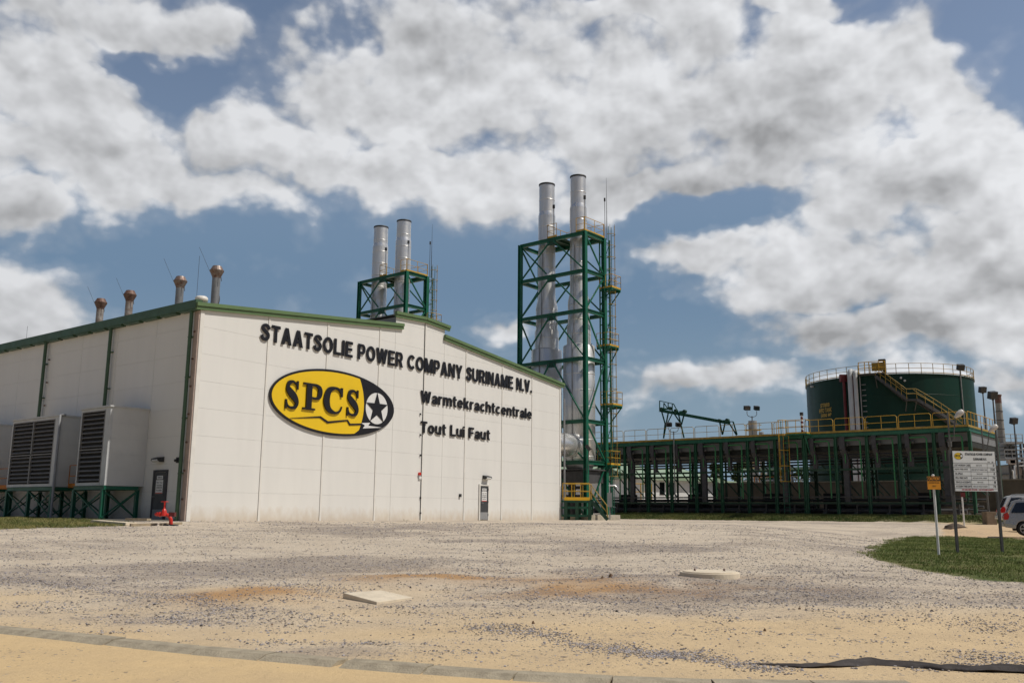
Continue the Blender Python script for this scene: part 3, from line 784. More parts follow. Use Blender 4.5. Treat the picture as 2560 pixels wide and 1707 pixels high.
rf.build('roof', 'roof', H)
mo = MB()
e = .35
mo.add([W(mon0, zr_), W(mon0, zmE), W(mon0, zmE) + wd_ * LS, W(mon0, zr_) + wd_ * LS], [(0, 1, 2, 3)])
mo.add([W(mon1, zr2), W(mon1, zmE), W(mon1, zmE) + wd_ * LS, W(mon1, zr2) + wd_ * LS], [(0, 1, 2, 3)])
mo.add([W(mon0 - .2, zmE + .1), W(ridge_s, zmr + .1), W(ridge_s, zmr + .1) + wd_ * LS, W(mon0 - .2, zmE + .1) + wd_ * LS], [(0, 1, 2, 3)])
mo.add([W(mon1 + .2, zmE + .1), W(ridge_s, zmr + .1), W(ridge_s, zmr + .1) + wd_ * LS, W(mon1 + .2, zmE + .1) + wd_ * LS], [(0, 1, 2, 3)])
mo.build('ridge_ventilator', 'grey', H)
# fascia: two stepped green profiles along every rake
fa = MB()
def rake(s0, z0, s1, z1):
    d = (W(s1, z1) - W(s0, z0)).normalized(); up = nf.cross(d).normalized()
    if up.z < 0: up = -up
    for (lo, hi, th, ps) in ((.0, .16, .12, .0), (.16, .33, .18, .0)):
        a, b = W(s0, z0), W(s1, z1)
        fa.box((a + b) / 2 + up * ((lo + hi) / 2 - .03) + nf * (th / 2 + .012), (b - a) / 2, nf * th / 2, up * ((hi - lo) / 2 - .004))
rake(-.28, ZE - slope * .28, mon0 + .55, zr_ + slope * .55)
rake(mon0 - .12, zmE, ridge_s + .0, zmr); rake(ridge_s, zmr, mon1 + .35, zmE - .03)
rake(mon1 - .12, zr2 + .02, LW + .3, ZE - slopeR * .3)
fa.build('fascia', 'fascia', H)
gu = MB()
gu.box(SW(LS / 2 - .1, ZE + .20, .16), wd_ * LS / 2, ns * .16, Z3 * .19)
s = .6
while s < LS:
    gu.box(SW(s, ZE - .02, .15), wd_ * .62, ns * .13, Z3 * .045) if int(s / 1.5) % 1 == 0 else None
    s += 1.55
gu.build('gutter', 'gutter', H)
mb = MB()
mb.box(SW(.16, ZE / 2 - .02, .035), wd_ * .16, ns * .035, Z3 * (ZE / 2)); mb.build('corner_trim', 'sandpipe', H)
for px in (478, 283, 122):
    pass
dp_s = [.42, Sp(281, 880)[0], Sp(119, 900)[0], Sp(119, 900)[0] * 2 - Sp(281, 880)[0]]
print('downpipes', dp_s)
for i, s in enumerate(dp_s):
    p = MB(); p.tube([SW(s, ZE + .05, .17), SW(s, .0 if i == 0 else 4.2, .17)], .085, 10)
    for z in (2, 4.4, 6.2, 8): p.box(SW(s, z, .10), wd_ * .13, ns * .10, Z3 * .025)
    p.build('downpipe', 'gutter', H)
for s in (dp_s[0] - .2, dp_s[2] - .35):
    for z in [.9 + 1.22 * k for k in range(7)]: fx = MB(); fx.box(SW(s, z, .09), wd_ * .05, ns * .03, Z3 * .035); fx.build('clamp', 'rust', H)

def door(P, ax, nn, s0, s1, z1, parent, side):
    ce = (s0 + s1) / 2; hw = (s1 - s0) / 2
    f = MB()
    for q in (s0 - .05, s1 + .05): f.box(P(q, z1 / 2, .03), ax * .05, nn * .045, Z3 * (z1 / 2 + .02))
    f.box(P(ce, z1 + .06, .03), ax * (hw + .1), nn * .045, Z3 * .05)
    d = MB(); d.box(P(ce, z1 / 2, .03), ax * hw, nn * .025, Z3 * (z1 / 2 - .01))
    do = d.build('door', 'doorgrey', parent)
    f.build('door_frame', 'trim' if side == 0 else 'ductgrey', do)
    k = MB(); k.box(P(ce, .24, .058), ax * (hw - .03), nn * .004, Z3 * .22); k.build('kick_plate', 'grey', do)
    hd = MB(); hq = s0 + .13 if side == 0 else s1 - .13
    hd.tube([P(hq, 1.02, .05), P(hq, 1.02, .12), P(hq + .13, 1.02, .12)], .015, 6); hd.build('handle', 'galv', do)
    for z in (.3, 1.1, 1.85): hg = MB(); hg.box(P(s1 - .01 if side == 0 else s0 + .01, z, .065), ax * .02, nn * .015, Z3 * .07); hg.build('hinge', 'dark', do)
    # paper notices
    n = MB(); n.box(P(ce, z1 - .22, .060), ax * hw * .52, nn * .003, Z3 * .075); n.box(P(ce, z1 - .63, .060), ax * hw * .62, nn * .003, Z3 * .30)
    no = n.build('notice', 'white', do)
    t = MB(); lo = (lambda q, z: P(q, z, .0655))
    put_text(t, 'GENSET', lo(ce - hw * .42, z1 - .255), ax, Z3, hw * .84, .07, .03)
    for z, wds in ((.46, 'LET OP'), (.58, 'GEHOOR'), (.68, 'BESCHERMING'), (.80, 'VERPLICHT')): put_text(t, wds, lo(ce - hw * .5, z1 - z - .02), ax, Z3, hw * 1.0, .065, .02)
    t.build('notice_text', 'black', no)
    r = MB(); r.box(P(ce, z1 - .905, .0655), ax * hw * .6, nn * .002, Z3 * .018); r.build('notice_stripe', 'red', no)
    return do
sD0, zD = Wp(1199, 1214); sD1, _ = Wp(1219, 1214)
door(W, u, nf, sD0, sD1, zD, H, 0)
sa, zS = Sp(418, 1180); sb, _ = Sp(390, 1180)
print('doors', sD0, sD1, zD, 'side', sa, sb, zS)
door(SW, wd_, ns, sa, sb, zS, H, 1)
def wall_lamp(P, ax, nn, s, z, parent):
    b = MB(); poly = [(.0, .10), (.30, .02), (.33, -.07), (.20, -.14), (.0, -.13)]
    b.prism([(a_, b_) for a_, b_ in poly], P(s, z, .0) - ax * .28, nn, Z3, ax, 0, .56)
    l = b.build('wall_lamp', 'dark', parent)
    g = MB(); g.prism([(.08, -.12), (.20, -.16), (.335, -.08), (.325, -.03), (.22, -.10)], P(s, z, .0) - ax * .24, nn, Z3, ax, .0, .44); g.build('lamp_lens', 'lampw', l)
s_, z_ = Wp(1213, 1192); wall_lamp(W, u, nf, s_, z_, H)
s_, z_ = Sp(402, 1150); wall_lamp(SW, wd_, ns, s_, z_ + .05, H)
s_, z_ = Wp(1047, 1184); b = MB(); b.tube([W(s_, z_, 0), W(s_, z_, .12)], .085, 12); ao = b.build('alarm_beacon', 'red', H)
b = MB(); b.box(W(s_ + .05, z_ - .22, .04), u * .09, nf * .04, Z3 * .07); b.build('beacon_base', 'white', ao)
s_, z_ = Wp(1149, 1238); b = MB(); b.box(W(s_, z_, .05), u * .07, nf * .05, Z3 * .09); b.build('socket_box', 'dark', H)
s_, z_ = Sp(452, 1150); b = MB(); b.box(SW(s_, z_, .10), wd_ * .1, ns * .08, Z3 * .12); b.tube([SW(s_, z_, .18), SW(s_, z_ - .03, .3)], .06, 8); b.build('wall_camera', 'dark', H)
fx = MB()
for py in (1035, 1087, 1138, 1184, 1244, 1282):
    s_, z_ = Wp(1050, py); fx.box(W(s_, z_, .03), u * .035, nf * .04, Z3 * .05)
s_ = seam[4] - .02; fx.tube([W(s_, zwall(s_) - .1, .03), W(s_, 0, .03)], .018, 6)
fx.build('conductor_cable', 'dark', H)
g_ = MB(); c_ = SW(.15, ZE + .42, -.1); g_.lathe([(0, .0), (.28, .0), (.28, .16), (.22, .22), (0, .24)], 16, c_ - Z3 * .02); g_.build('roof_cap', 'trim', H)

# ------------------------------------------------------------------ lettering on the front wall
def spline(ctrl, m=8):
    out = []
    for i in range(len(ctrl) - 1):
        p0, p1, p2, p3 = ctrl[max(i - 1, 0)], ctrl[i], ctrl[i + 1], ctrl[min(i + 2, len(ctrl) - 1)]
        for k in range(m):
            t_ = k / m
            out.append(tuple(.5 * (2 * p1[j] + (p2[j] - p0[j]) * t_ + (2 * p0[j] - 5 * p1[j] + 4 * p2[j] - p3[j]) * t_ ** 2 + (3 * p1[j] - p0[j] - 3 * p2[j] + p3[j]) * t_ ** 3) for j in range(3)))
    out.append(ctrl[-1]); return out
def strip(ctrl, raw=False):
    pts = ctrl if raw else spline(ctrl); Lh, Rh = [], []
    for i, p in enumerate(pts):
        q0, q1 = pts[max(i - 1, 0)], pts[min(i + 1, len(pts) - 1)]
        dx, dy = q1[0] - q0[0], q1[1] - q0[1]; l_ = math.hypot(dx, dy) or 1; nx_, ny_ = -dy / l_, dx / l_
        Lh.append((p[0] + nx_ * p[2], p[1] + ny_ * p[2])); Rh.append((p[0] - nx_ * p[2], p[1] - ny_ * p[2]))
    m = len(pts); return Lh + Rh, [(i, i + 1, i + 1 + m, i + m) for i in range(m - 1)]
def rect(x0, y0, x1, y1): return [(x0, y0), (x1, y0), (x1, y1), (x0, y1)], [(0, 1, 2, 3)]
def dia(x0, y0, x1, y1, h=.115): return [(x0 - h, y0), (x0 + h, y0), (x1 + h, y1), (x1 - h, y1)], [(0, 1, 2, 3)]
def arc(cx_, cy_, rx, ry, a0, a1, h=.1, m=18):
    return strip([(cx_ + rx * math.cos(R(a0 + (a1 - a0) * k / m)), cy_ + ry * math.sin(R(a0 + (a1 - a0) * k / m)), h) for k in range(m + 1)], True)
_S = strip([(.60, .70, .1), (.52, .85, .1), (.34, .905, .1), (.16, .84, .1), (.145, .70, .1), (.34, .55, .105), (.53, .42, .105), (.555, .27, .1), (.46, .13, .1), (.32, .095, .1), (.15, .15, .1), (.07, .32, .1)])
GL = {'S': (.68, [_S]), 'T': (.66, [rect(.23, 0, .43, 1), rect(0, .82, .66, 1)]), 'A': (.80, [dia(.115, 0, .40, 1), dia(.685, 0, .40, 1), rect(.22, .20, .58, .37)]),
      'O': (.84, [arc(.42, .5, .32, .40, 0, 360, m=32)]), 'L': (.60, [rect(0, 0, .2, 1), rect(0, 0, .60, .18)]), 'I': (.20, [rect(0, 0, .2, 1)]),
      'E': (.64, [rect(0, 0, .2, 1), rect(0, 0, .64, .18), rect(0, .82, .62, 1), rect(0, .42, .58, .59)]), 'P': (.68, [rect(0, 0, .2, 1), rect(.1, .83, .42, 1), rect(.1, .35, .42, .52), arc(.42, .675, .165, .24, -90, 90, .088)]),
      'W': (1.08, [dia(.32, 0, .115, 1), dia(.32, 0, .54, 1, .105), dia(.76, 0, .54, 1, .105), dia(.76, 0, .965, 1)]), 'R': (.74, [rect(0, 0, .2, 1), rect(.1, .83, .44, 1), rect(.1, .38, .44, .55), arc(.44, .69, .165, .225, -90, 90, .088), dia(.61, 0, .42, .48)]),
      'C': (.78, [arc(.42, .5, .32, .40, 42, 318, m=26)]), 'M': (.90, [rect(0, 0, .19, 1), rect(.71, 0, .90, 1), dia(.45, 0, .13, 1), dia(.45, 0, .77, 1)]), 'N': (.74, [rect(0, 0, .19, 1), rect(.55, 0, .74, 1), dia(.63, 0, .11, 1)]),
      'Y': (.78, [rect(.29, 0, .49, .5), dia(.39, .38, .115, 1), dia(.39, .38, .665, 1)]), 'U': (.74, [rect(0, .34, .2, 1), rect(.54, .34, .74, 1), arc(.37, .36, .27, .26, 180, 360)]), 'V': (.78, [dia(.39, 0, .115, 1), dia(.39, 0, .665, 1)]),
      '.': (.20, [rect(0, 0, .2, .2)]), 'F': (.60, [rect(0, 0, .2, 1), rect(0, .82, .60, 1), rect(0, .41, .54, .58)]),
      'a': (.60, [rect(.41, 0, .60, .50), arc(.28, .20, .18, .135, 0, 360, .085), arc(.31, .50, .19, .155, 0, 165, .09)]), 'r': (.42, [rect(0, 0, .19, .75), arc(.34, .42, .24, .24, 75, 165, .09)]),
      'm': (.98, [rect(0, 0, .19, .75), rect(.395, 0, .585, .5), rect(.79, 0, .98, .5), arc(.29, .48, .20, .19, 0, 170, .09), arc(.685, .48, .20, .19, 0, 170, .09)]), 'n': (.62, [rect(0, 0, .19, .75), rect(.43, 0, .62, .5), arc(.315, .46, .21, .21, 0, 170, .09)]),
      'h': (.62, [rect(0, 0, .19, 1), rect(.43, 0, .62, .5), arc(.315, .46, .21, .21, 0, 170, .09)]), 't': (.42, [rect(.10, .2, .29, .95), rect(0, .60, .42, .75), arc(.34, .21, .145, .12, 180, 280, .09)]),
      'e': (.64, [arc(.32, .37, .225, .285, 20, 325, m=26, h=.09), rect(.12, .30, .62, .43), arc(.32, .37, .225, .285, 0, 25, .09, 4)]), 'k': (.62, [rect(0, 0, .19, 1), dia(.22, .30, .46, .75, .12), dia(.49, 0, .27, .42, .12)]),
      'c': (.60, [arc(.32, .37, .225, .285, 45, 315, .09)]), 'l': (.19, [rect(0, 0, .19, 1)]), 'o': (.66, [arc(.33, .37, .235, .285, 0, 360, .095, 26)]), 'u': (.62, [rect(0, .28, .19, .75), rect(.43, 0, .62, .75), arc(.305, .29, .21, .20, 190, 340, .09)]), 'i': (.19, [rect(0, 0, .19, .75), rect(0, .84, .19, 1)])}
def lettering(line, p_l, p_r, h_px_bot, h_px_top, name, label, gap=.115, space=.38, th=(.035, .080)):
    s0 = Wp(*p_l)[0]; s1 = Wp(*p_r)[0]; zb = Wp(*h_px_bot)[1]; zt = Wp(*h_px_top)[1]
    t = thing(name, label, 'lettering', W(s0, zb, 0), 'black lettering lines on the hall')
    tot = sum(space if c == ' ' else GL[c][0] + gap for c in line) - gap
    sx = (s1 - s0) / tot; sy = zt - zb; x = 0
    for ch in line:
        if ch == ' ': x += space; continue
        wch, parts = GL[ch]; mb = MB()
        for i, (vs, fs) in enumerate(parts):
            P = [W(s0 + (x + a) * sx, zb + b * sy, 0) for a, b in vs]
            # keep the faces turned outwards
            fs = [f if (P[f[1]] - P[f[0]]).cross(P[f[2]] - P[f[0]]).dot(nf) > 0 else tuple(reversed(f)) for f in fs]
            thick_poly(mb, P, fs, nf, th[0], th[1] + .0015 * i)
        mb.build('letter', 'black', t); x += wch + gap
    return t
lettering('STAATSOLIE POWER COMPANY SURINAME N.V.', (650, 838), (1328, 975), (1100, 938), (1100, 903), 'company_name_lettering', 'long top line of black raised capitals naming the power company, under the roof edge')
lettering('Warmtekrachtcentrale', (1050, 995), (1327.5, 1040), (1062, 1007), (1062, 977.5), 'subtitle_lettering', 'middle line of black raised letters reading Warmtekrachtcentrale')
lettering('Tout Lui Faut', (1050, 1070), (1223, 1090), (1062, 1082.5), (1062, 1053.5), 'place_lettering', 'shortest and lowest line of black raised letters reading Tout Lui Faut')

# oval logo sign
def logo():
    sL, sR = Wp(671, 982)[0], Wp(981.7, 1025)[0]; zT, zB = Wp(790, 917.6)[1], Wp(861, 1091.5)[1]
    cs, cz = (sL + sR) / 2, (zT + zB) / 2; a, b = (sR - sL) / 2, (zT - zB) / 2
    print('logo', cs, cz, a, b)
    t = thing('oval_logo_sign', 'big yellow and black oval sign with raised letters SPCS and a star', 'sign', W(cs, cz, 0))
    n = 96
    def ell(k, m=n): return [(cs + k * a * math.cos(2 * math.pi * i / m), cz + (b - (1 - k) * a) * math.sin(2 * math.pi * i / m)) for i in range(m)]
    def slab(poly, t0, t1, name, mt):
        mb = MB(); P = [W(s_, z_, 0) for s_, z_ in poly]; m = len(P)
        mb.add([p + nf * t0 for p in P] + [p + nf * t1 for p in P], [tuple(range(m - 1, -1, -1)), tuple(range(m, 2 * m))] + [(i, (i + 1) % m, (i + 1) % m + m, i + m) for i in range(m)])
        return mb.build(name, mt, t)
    slab(ell(1), .03, .10, 'backing', 'black')
    E = ell(.972)
    # dividing arc through three photographed points
    pa, pm, pb = Wp(894, 940), Wp(905.5, 991.6), Wp(888, 1088)
    def arc(z):
        q = (z - pb[1]) / (pa[1] - pb[1]); lin = pb[0] + (pa[0] - pb[0]) * q
        qm = (pm[1] - pb[1]) / (pa[1] - pb[1]); bulge = (pm[0] - (pb[0] + (pa[0] - pb[0]) * qm)) / (4 * qm * (1 - qm))
        return lin + bulge * 4 * q * (1 - q)
    left = [(s_, z_) for s_, z_ in E if s_ < arc(z_)]
    i0 = next(i for i in range(n) if E[i][0] >= arc(E[i][1]) and E[(i + 1) % n][0] < arc(E[(i + 1) % n][1]))
    seq = []; i = (i0 + 1) % n
    while E[i][0] < arc(E[i][1]): seq.append(E[i]); i = (i + 1) % n
    zt, zb = seq[0][1], seq[-1][1]
    arcp = [(arc(zb + (zt - zb) * k / 14), zb + (zt - zb) * k / 14) for k in range(1, 14)]
    slab(seq + arcp, .1005, .108, 'yellow_face', 'yellow')
    cc_, cr = Wp(938.4, 1021.2), Wp(965.3, 1024)
    rz = (Wp(938.4, 982)[1] - Wp(938.4, 1060)[1]) / 2; rs = cr[0] - cc_[0]
    slab([(cc_[0] + rs * math.cos(k * math.pi / 24), cc_[1] + rz * math.sin(k * math.pi / 24)) for k in range(48)], .1005, .108, 'white_disc', 'white')
    st = []
    for k in range(10):
        r_ = 1.0 if k % 2 == 0 else .40; an = math.pi / 2 + k * math.pi / 5 + .02
        st.append((cc_[0] + rs * r_ * math.cos(an), cc_[1] + rz * r_ * math.sin(an)))
    mb = MB(); P = [W(s_, z_, 0) for s_, z_ in st] + [W(cc_[0], cc_[1], 0)]
    fs = [(k, (k + 1) % 10, 10) for k in range(10)]; thick_poly(mb, P, fs, nf, .1085, .14); mb.build('star', 'black', t)
    def c3(x, y): return Wp(450 + x / 2.7033, 740 + y / 2.7033)
    bolt = [c3(*q) for q in ((1216, 858), (1275, 856), (1262, 876), (1357, 889), (1226, 894), (1240, 874))]
    slab(bolt, .1005, .109, 'white_bolt', 'white')
    ln = [(735, 825, 2), (938, 817, 11), (988, 853, 14), (1122, 840, 10), (1138, 868, 12), (1216, 866, 11)]
    poly = [c3(x, y - h * .5) for x, y, h in ln] + [c3(x - 5, y + h * .5) for x, y, h in reversed(ln)]
    mb = MB()
    for i in range(len(ln) - 1):
        m = len(poly); q = [poly[i], poly[i + 1], poly[m - 2 - i], poly[m - 1 - i]]; P = [W(s_, z_, 0) for s_, z_ in q]
        thick_poly(mb, P, [(0, 1, 2, 3)], nf, .1095, .14)
    mb.build('zigzag_line', 'black', t)
    # serif letters from strokes of changing width
    def spline(ctrl, m=8):
        out = []
        for i in range(len(ctrl) - 1):
            p0, p1, p2, p3 = ctrl[max(i - 1, 0)], ctrl[i], ctrl[i + 1], ctrl[min(i + 2, len(ctrl) - 1)]
            for k in range(m):
                t_ = k / m
                out.append(tuple(.5 * (2 * p1[j] + (p2[j] - p0[j]) * t_ + (2 * p0[j] - 5 * p1[j] + 4 * p2[j] - p3[j]) * t_ ** 2 + (3 * p1[j] - p0[j] - 3 * p2[j] + p3[j]) * t_ ** 3) for j in range(3)))
        out.append(ctrl[-1]); return out
    def strip(ctrl):
        pts = spline(ctrl); Lh, Rh = [], []
        for i, p in enumerate(pts):
            q0, q1 = pts[max(i - 1, 0)], pts[min(i + 1, len(pts) - 1)]
            dx, dy = q1[0] - q0[0], q1[1] - q0[1]; l_ = math.hypot(dx, dy) or 1; nx_, ny_ = -dy / l_, dx / l_
            Lh.append((p[0] + nx_ * p[2], p[1] + ny_ * p[2])); Rh.append((p[0] - nx_ * p[2], p[1] - ny_ * p[2]))
        m = len(pts); return Lh + Rh, [(i, i + 1, i + 1 + m, i + m) for i in range(m - 1)]
    Sc = [(.84, .74, .02), (.74, .89, .03), (.50, .955, .045), (.24, .88, .085), (.20, .70, .12), (.42, .55, .145), (.68, .42, .145), (.84, .25, .11), (.74, .09, .07), (.48, .045, .045), (.24, .10, .03), (.12, .28, .02)]
    Cc = [(.90, .72, .03), (.80, .90, .045), (.56, .955, .05), (.28, .84, .11), (.17, .5, .14), (.28, .17, .11), (.58, .045, .05), (.82, .12, .035), (.93, .30, .02)]
    Pb = [(.40, .95, .045), (.70, .95, .05), (.90, .85, .09), (.93, .70, .115), (.88, .53, .09), (.70, .45, .045), (.42, .47, .04)]
    def rect(x0, y0, x1, y1): return [(x0, y0), (x1, y0), (x1, y1), (x0, y1)], [(0, 1, 2, 3)]
    shapes = {'S': [strip(Sc), rect(.80, .70, .90, 1.0), rect(.06, .0, .16, .32)],
              'C': [strip(Cc), rect(.86, .66, .95, 1.0)],
              'P': [strip(Pb), rect(.20, .0, .48, 1.0), rect(.02, .93, .45, 1.0), rect(.02, .0, .68, .07)]}
    for ch, (xl, xr, yt, yb, ytr, ybr) in (('S', (694, 793, 562, 756, 578, 772)), ('P', (815, 940, 584, 766, 600, 778)), ('C', (952, 1090, 606, 788, 622, 806)), ('S', (1110, 1197, 628, 806, 640, 820))):
        s0, s1 = c3(xl, (yt + yb) / 2)[0], c3(xr, (yt + yb) / 2)[0]
        xm = (xl + xr) / 2; z1 = c3(xm, (yt + ytr) / 2)[1]; z0 = c3(xm, (yb + ybr) / 2)[1]
        mb = MB()
        for i, (vs_, fs_) in enumerate(shapes[ch]):
            P = [W(s0 + x * (s1 - s0), z0 + y * (z1 - z0), 0) for x, y in vs_]
            thick_poly(mb, P, fs_, nf, .1085, .19 + .001 * i)
        mb.build('letter', 'black', t)
logo()

# ------------------------------------------------------------------ roof vents above the side wall
def roof_vents():
    labs = ['rusty capped roof vent farthest from the hall corner, darkest pipe of the four', 'rusty capped roof vent with brown pipe, second farthest from the hall corner', 'grey roof vent with copper cap, second nearest to the hall corner', 'tallest looking grey roof vent with copper cap, nearest to the hall corner']
    for i, (px, ty, bx) in enumerate(((253, 747, 250), (326, 727, 322), (452, 692, 451), (543, 666, 540))):
        # line of vents 3 m inside the eave
        p = hit(px, ty, A - ns * 3.0, ns); base = V((p.x, p.y, ZE + .3)); s_ = (p - A).dot(wd_)
        t = thing('roof_vent', labs[i], 'roof vent', base, 'capped vents along the hall roof')
        h = p.z - base.z; pm = 'rustp' if i < 2 else 'galv'
        m = MB(); m.lathe([(.20, 0), (.20, h - .55)], 20, base); m.build('vent_pipe', pm, t)
        m = MB(); m.tube([base + V((.215 * math.cos(a), .215 * math.sin(a), z)) for a, z in [(-2.2 + k * .32, .1 + k * (h - .9) / 14) for k in range(15)]], .022, 6); m.build('spiral_cable', 'dark', t)
        m = MB(); m.lathe([(.20, h - .62), (.21, h - .55), (.345, h - .26), (.35, h - .22), (.335, h - .22), (.22, h), (.0, h)], 20, base, smooth=False); m.build('vent_cap', 'rust' if i < 2 else 'copperish', t)
        m = MB(); m.tube([base + V((.15, -.15, h - .6)), base + V((.30, -.18, h - .62)), base + V((.32, -.18, h - .8))], .018, 5); m.build('hook', 'dark', t)
        ln = 1.25 if i >= 2 else 1.0
        m = MB(); m.tube([base + V((-.32, -.05, h - .3)), base + V((-.32 - ln * .48, -.1, h - .3 + ln))], .007, 4); m.build('rod', 'dark', t)
roof_vents()
for px, top, bot, lab in ((69, 815, 852, 'thin lightning rod on the far left of the hall eave'), (499, 640, 750, 'thin tall lightning rod rising at the hall front corner')):
    p = hit(px, top, A - ns * .2, ns); m = MB(); m.tube([V((p.x, p.y, ZE + .2)), V((p.x, p.y, p.z))], .008, 5)
    m.lathe([(.06, 0), (.06, .12), (.0, .14)], 8, (p.x, p.y, ZE + .30)); tag(m.build('lightning_rod', 'dark', loc=(p.x, p.y, ZE + .2)), lab, 'lightning rod', 'lightning rods on the hall')

# ------------------------------------------------------------------ air intakes on steel stands
def intake(s0, s1, n_out, z0, z1, label, nl):
    c = SW((s0 + s1) / 2, z0, n_out / 2)
    t = thing('air_intake', label, 'air intake', c, 'air intake boxes along the side wall')
    m = MB(); m.box(SW((s0 + s1) / 2, (z0 + z1) / 2, n_out / 2 - .06), wd_ * (s1 - s0) / 2, ns * (n_out / 2 - .07), Z3 * (z1 - z0) / 2)
    m.build('housing', 'panelbox', t)
    f = MB(); e = .02
    f.box(SW((s0 + s1) / 2, z1 + .03, n_out / 2 + .02), wd_ * ((s1 - s0) / 2 + .06), ns * (n_out / 2 + .05), Z3 * .035)
    # frame round the louvres
    a0 = s0 + .42; a1 = s1 - .08; no = n_out
    f.box(SW(s0 + .20, (z0 + z1) / 2, no - .06), wd_ * .20, ns * .07, Z3 * ((z1 - z0) / 2 - .01))
    f.box(SW(s1 - .04, (z0 + z1) / 2, no - .06), wd_ * .04, ns * .07, Z3 * ((z1 - z0) / 2 - .01))
    f.box(SW((a0 + a1) / 2, z1 - .07, no - .06), wd_ * ((a1 - a0) / 2), ns * .07, Z3 * .06)
    f.box(SW((a0 + a1) / 2, z0 + .07, no - .06), wd_ * ((a1 - a0) / 2), ns * .07, Z3 * .06)
    for z in (z0 + (z1 - z0) * .20, z0 + (z1 - z0) * .4, z0 + (z1 - z0) * .6, z0 + (z1 - z0) * .8): f.box(SW(s0 - .006, z, n_out / 2), wd_ * .003, ns * (n_out / 2 - .1), Z3 * .006)
    f.build('edge_frame', 'lgrey', t)
    wdt = (a1 - a0) / nl
    for k in range(nl):
        q0, q1 = a0 + k * wdt + .05, a0 + (k + 1) * wdt - .05
        for (zz0, zz1) in ((z0 + .16, z0 + (z1 - z0) * .46), (z0 + (z1 - z0) * .46 + .06, z1 - .16)):
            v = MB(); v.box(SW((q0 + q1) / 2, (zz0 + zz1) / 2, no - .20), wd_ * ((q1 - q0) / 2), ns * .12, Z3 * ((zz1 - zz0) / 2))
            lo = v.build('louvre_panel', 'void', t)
            b = MB(); nb = max(5, int((zz1 - zz0) / .19))
            for i in range(nb):
                zc = zz0 + (i + .5) * (zz1 - zz0) / nb
                b.box(SW((q0 + q1) / 2, zc, no - .035), wd_ * ((q1 - q0) / 2), (ns * .75 - Z3 * .66).normalized() * .055, (ns * .66 + Z3 * .75).normalized() * .008)
            for q in (q0 - .025, q1 + .025): b.box(SW(q, (zz0 + zz1) / 2, no - .03), wd_ * .022, ns * .045, Z3 * ((zz1 - zz0) / 2))
            b.box(SW((q0 + q1) / 2, zz1 + .02, no - .03), wd_ * ((q1 - q0) / 2), ns * .045, Z3 * .02)
            b.build('louvre_blades', 'louvre', lo)
def stand(s0, s1, n_out, z1, label):
    t = thing('steel_stand', label, 'stand', SW((s0 + s1) / 2, 0, n_out / 2), 'green steel stands under the air intakes')
    m = MB()
    for n_ in (.25, n_out): m.ibeam(SW(s0, z1 - .09, n_), SW(s1, z1 - .09, n_), .14, .17, t=.02)
    for s_ in (s0 + .05, (s0 + s1) / 2, s1 - .05): m.bar(SW(s_, z1 - .09, .25), SW(s_, z1 - .09, n_out), .1, .14)
    m.build('beam', 'green', t)
    nleg = 3 if s1 - s0 > 3 else 2
    br = MB()
    ls = [s0 + .08 + (s1 - s0 - .16) * k / (nleg - 1) for k in range(nleg)]
    for n_ in (.25, n_out):
        for s_ in ls:
            l = MB(); l.ibeam(SW(s_, -.02, n_), SW(s_, z1 - .18, n_), .15, .15, up=ns, t=.02); l.box(SW(s_, .02, n_), wd_ * .14, ns * .14, Z3 * .02); l.build('leg', 'green', t)
        for a_, b_ in zip(ls, ls[1:]):
            br.bar(SW(a_, .1, n_ + .02), SW(b_, z1 - .2, n_ + .02), .05); br.bar(SW(b_, .1, n_ - .035), SW(a_, z1 - .2, n_ - .035), .05)
    for s_ in ls:
        br.bar(SW(s_ + .02, .1, .25), SW(s_ + .02, z1 - .2, n_out), .05); br.bar(SW(s_ - .035, .1, n_out), SW(s_ - .035, z1 - .2, .25), .05)
    br.build('cross_brace', 'green', t)
b1s = (Sp(356, 1215)[0])
print('b1', b1s)
def outer(px, n): p = hit(px, 1200, A + ns * n, ns); return (p - A).dot(wd_)
NO = 1.85
i1 = (outer(262, NO), outer(189, NO)); i2 = (outer(135, NO), outer(18, NO)); i3 = (i2[1] + 3.0, i2[1] + 8.4)
print('intakes', i1, i2, i3)
zb = hit(262, 1213, A + ns * NO, ns).z; zt = hit(262, 1018, A + ns * NO, ns).z; zt2 = hit(135, 1041, A + ns * NO, ns).z
intake(i1[0], i1[1], NO, zb, zt, 'nearest louvred air intake box, single column of slats, beside the side door', 1)
intake(i2[0], i2[1], NO, zb, zt2, 'wide louvred air intake box with two columns of slats, middle one', 2)
intake(i3[0], i3[1], NO, zb, zt2, 'louvred air intake box cut off by the left edge of the photo', 2)
stand(i1[0] - .0, i1[1] + .1, NO, zb, 'green braced steel stand under the nearest single louvred intake')
stand(i2[0], i2[1] - .1, NO, zb, 'green braced steel stand under the wide middle intake')
stand(i3[0], i3[1], NO, zb, 'green braced steel stand at the left edge of the photo')
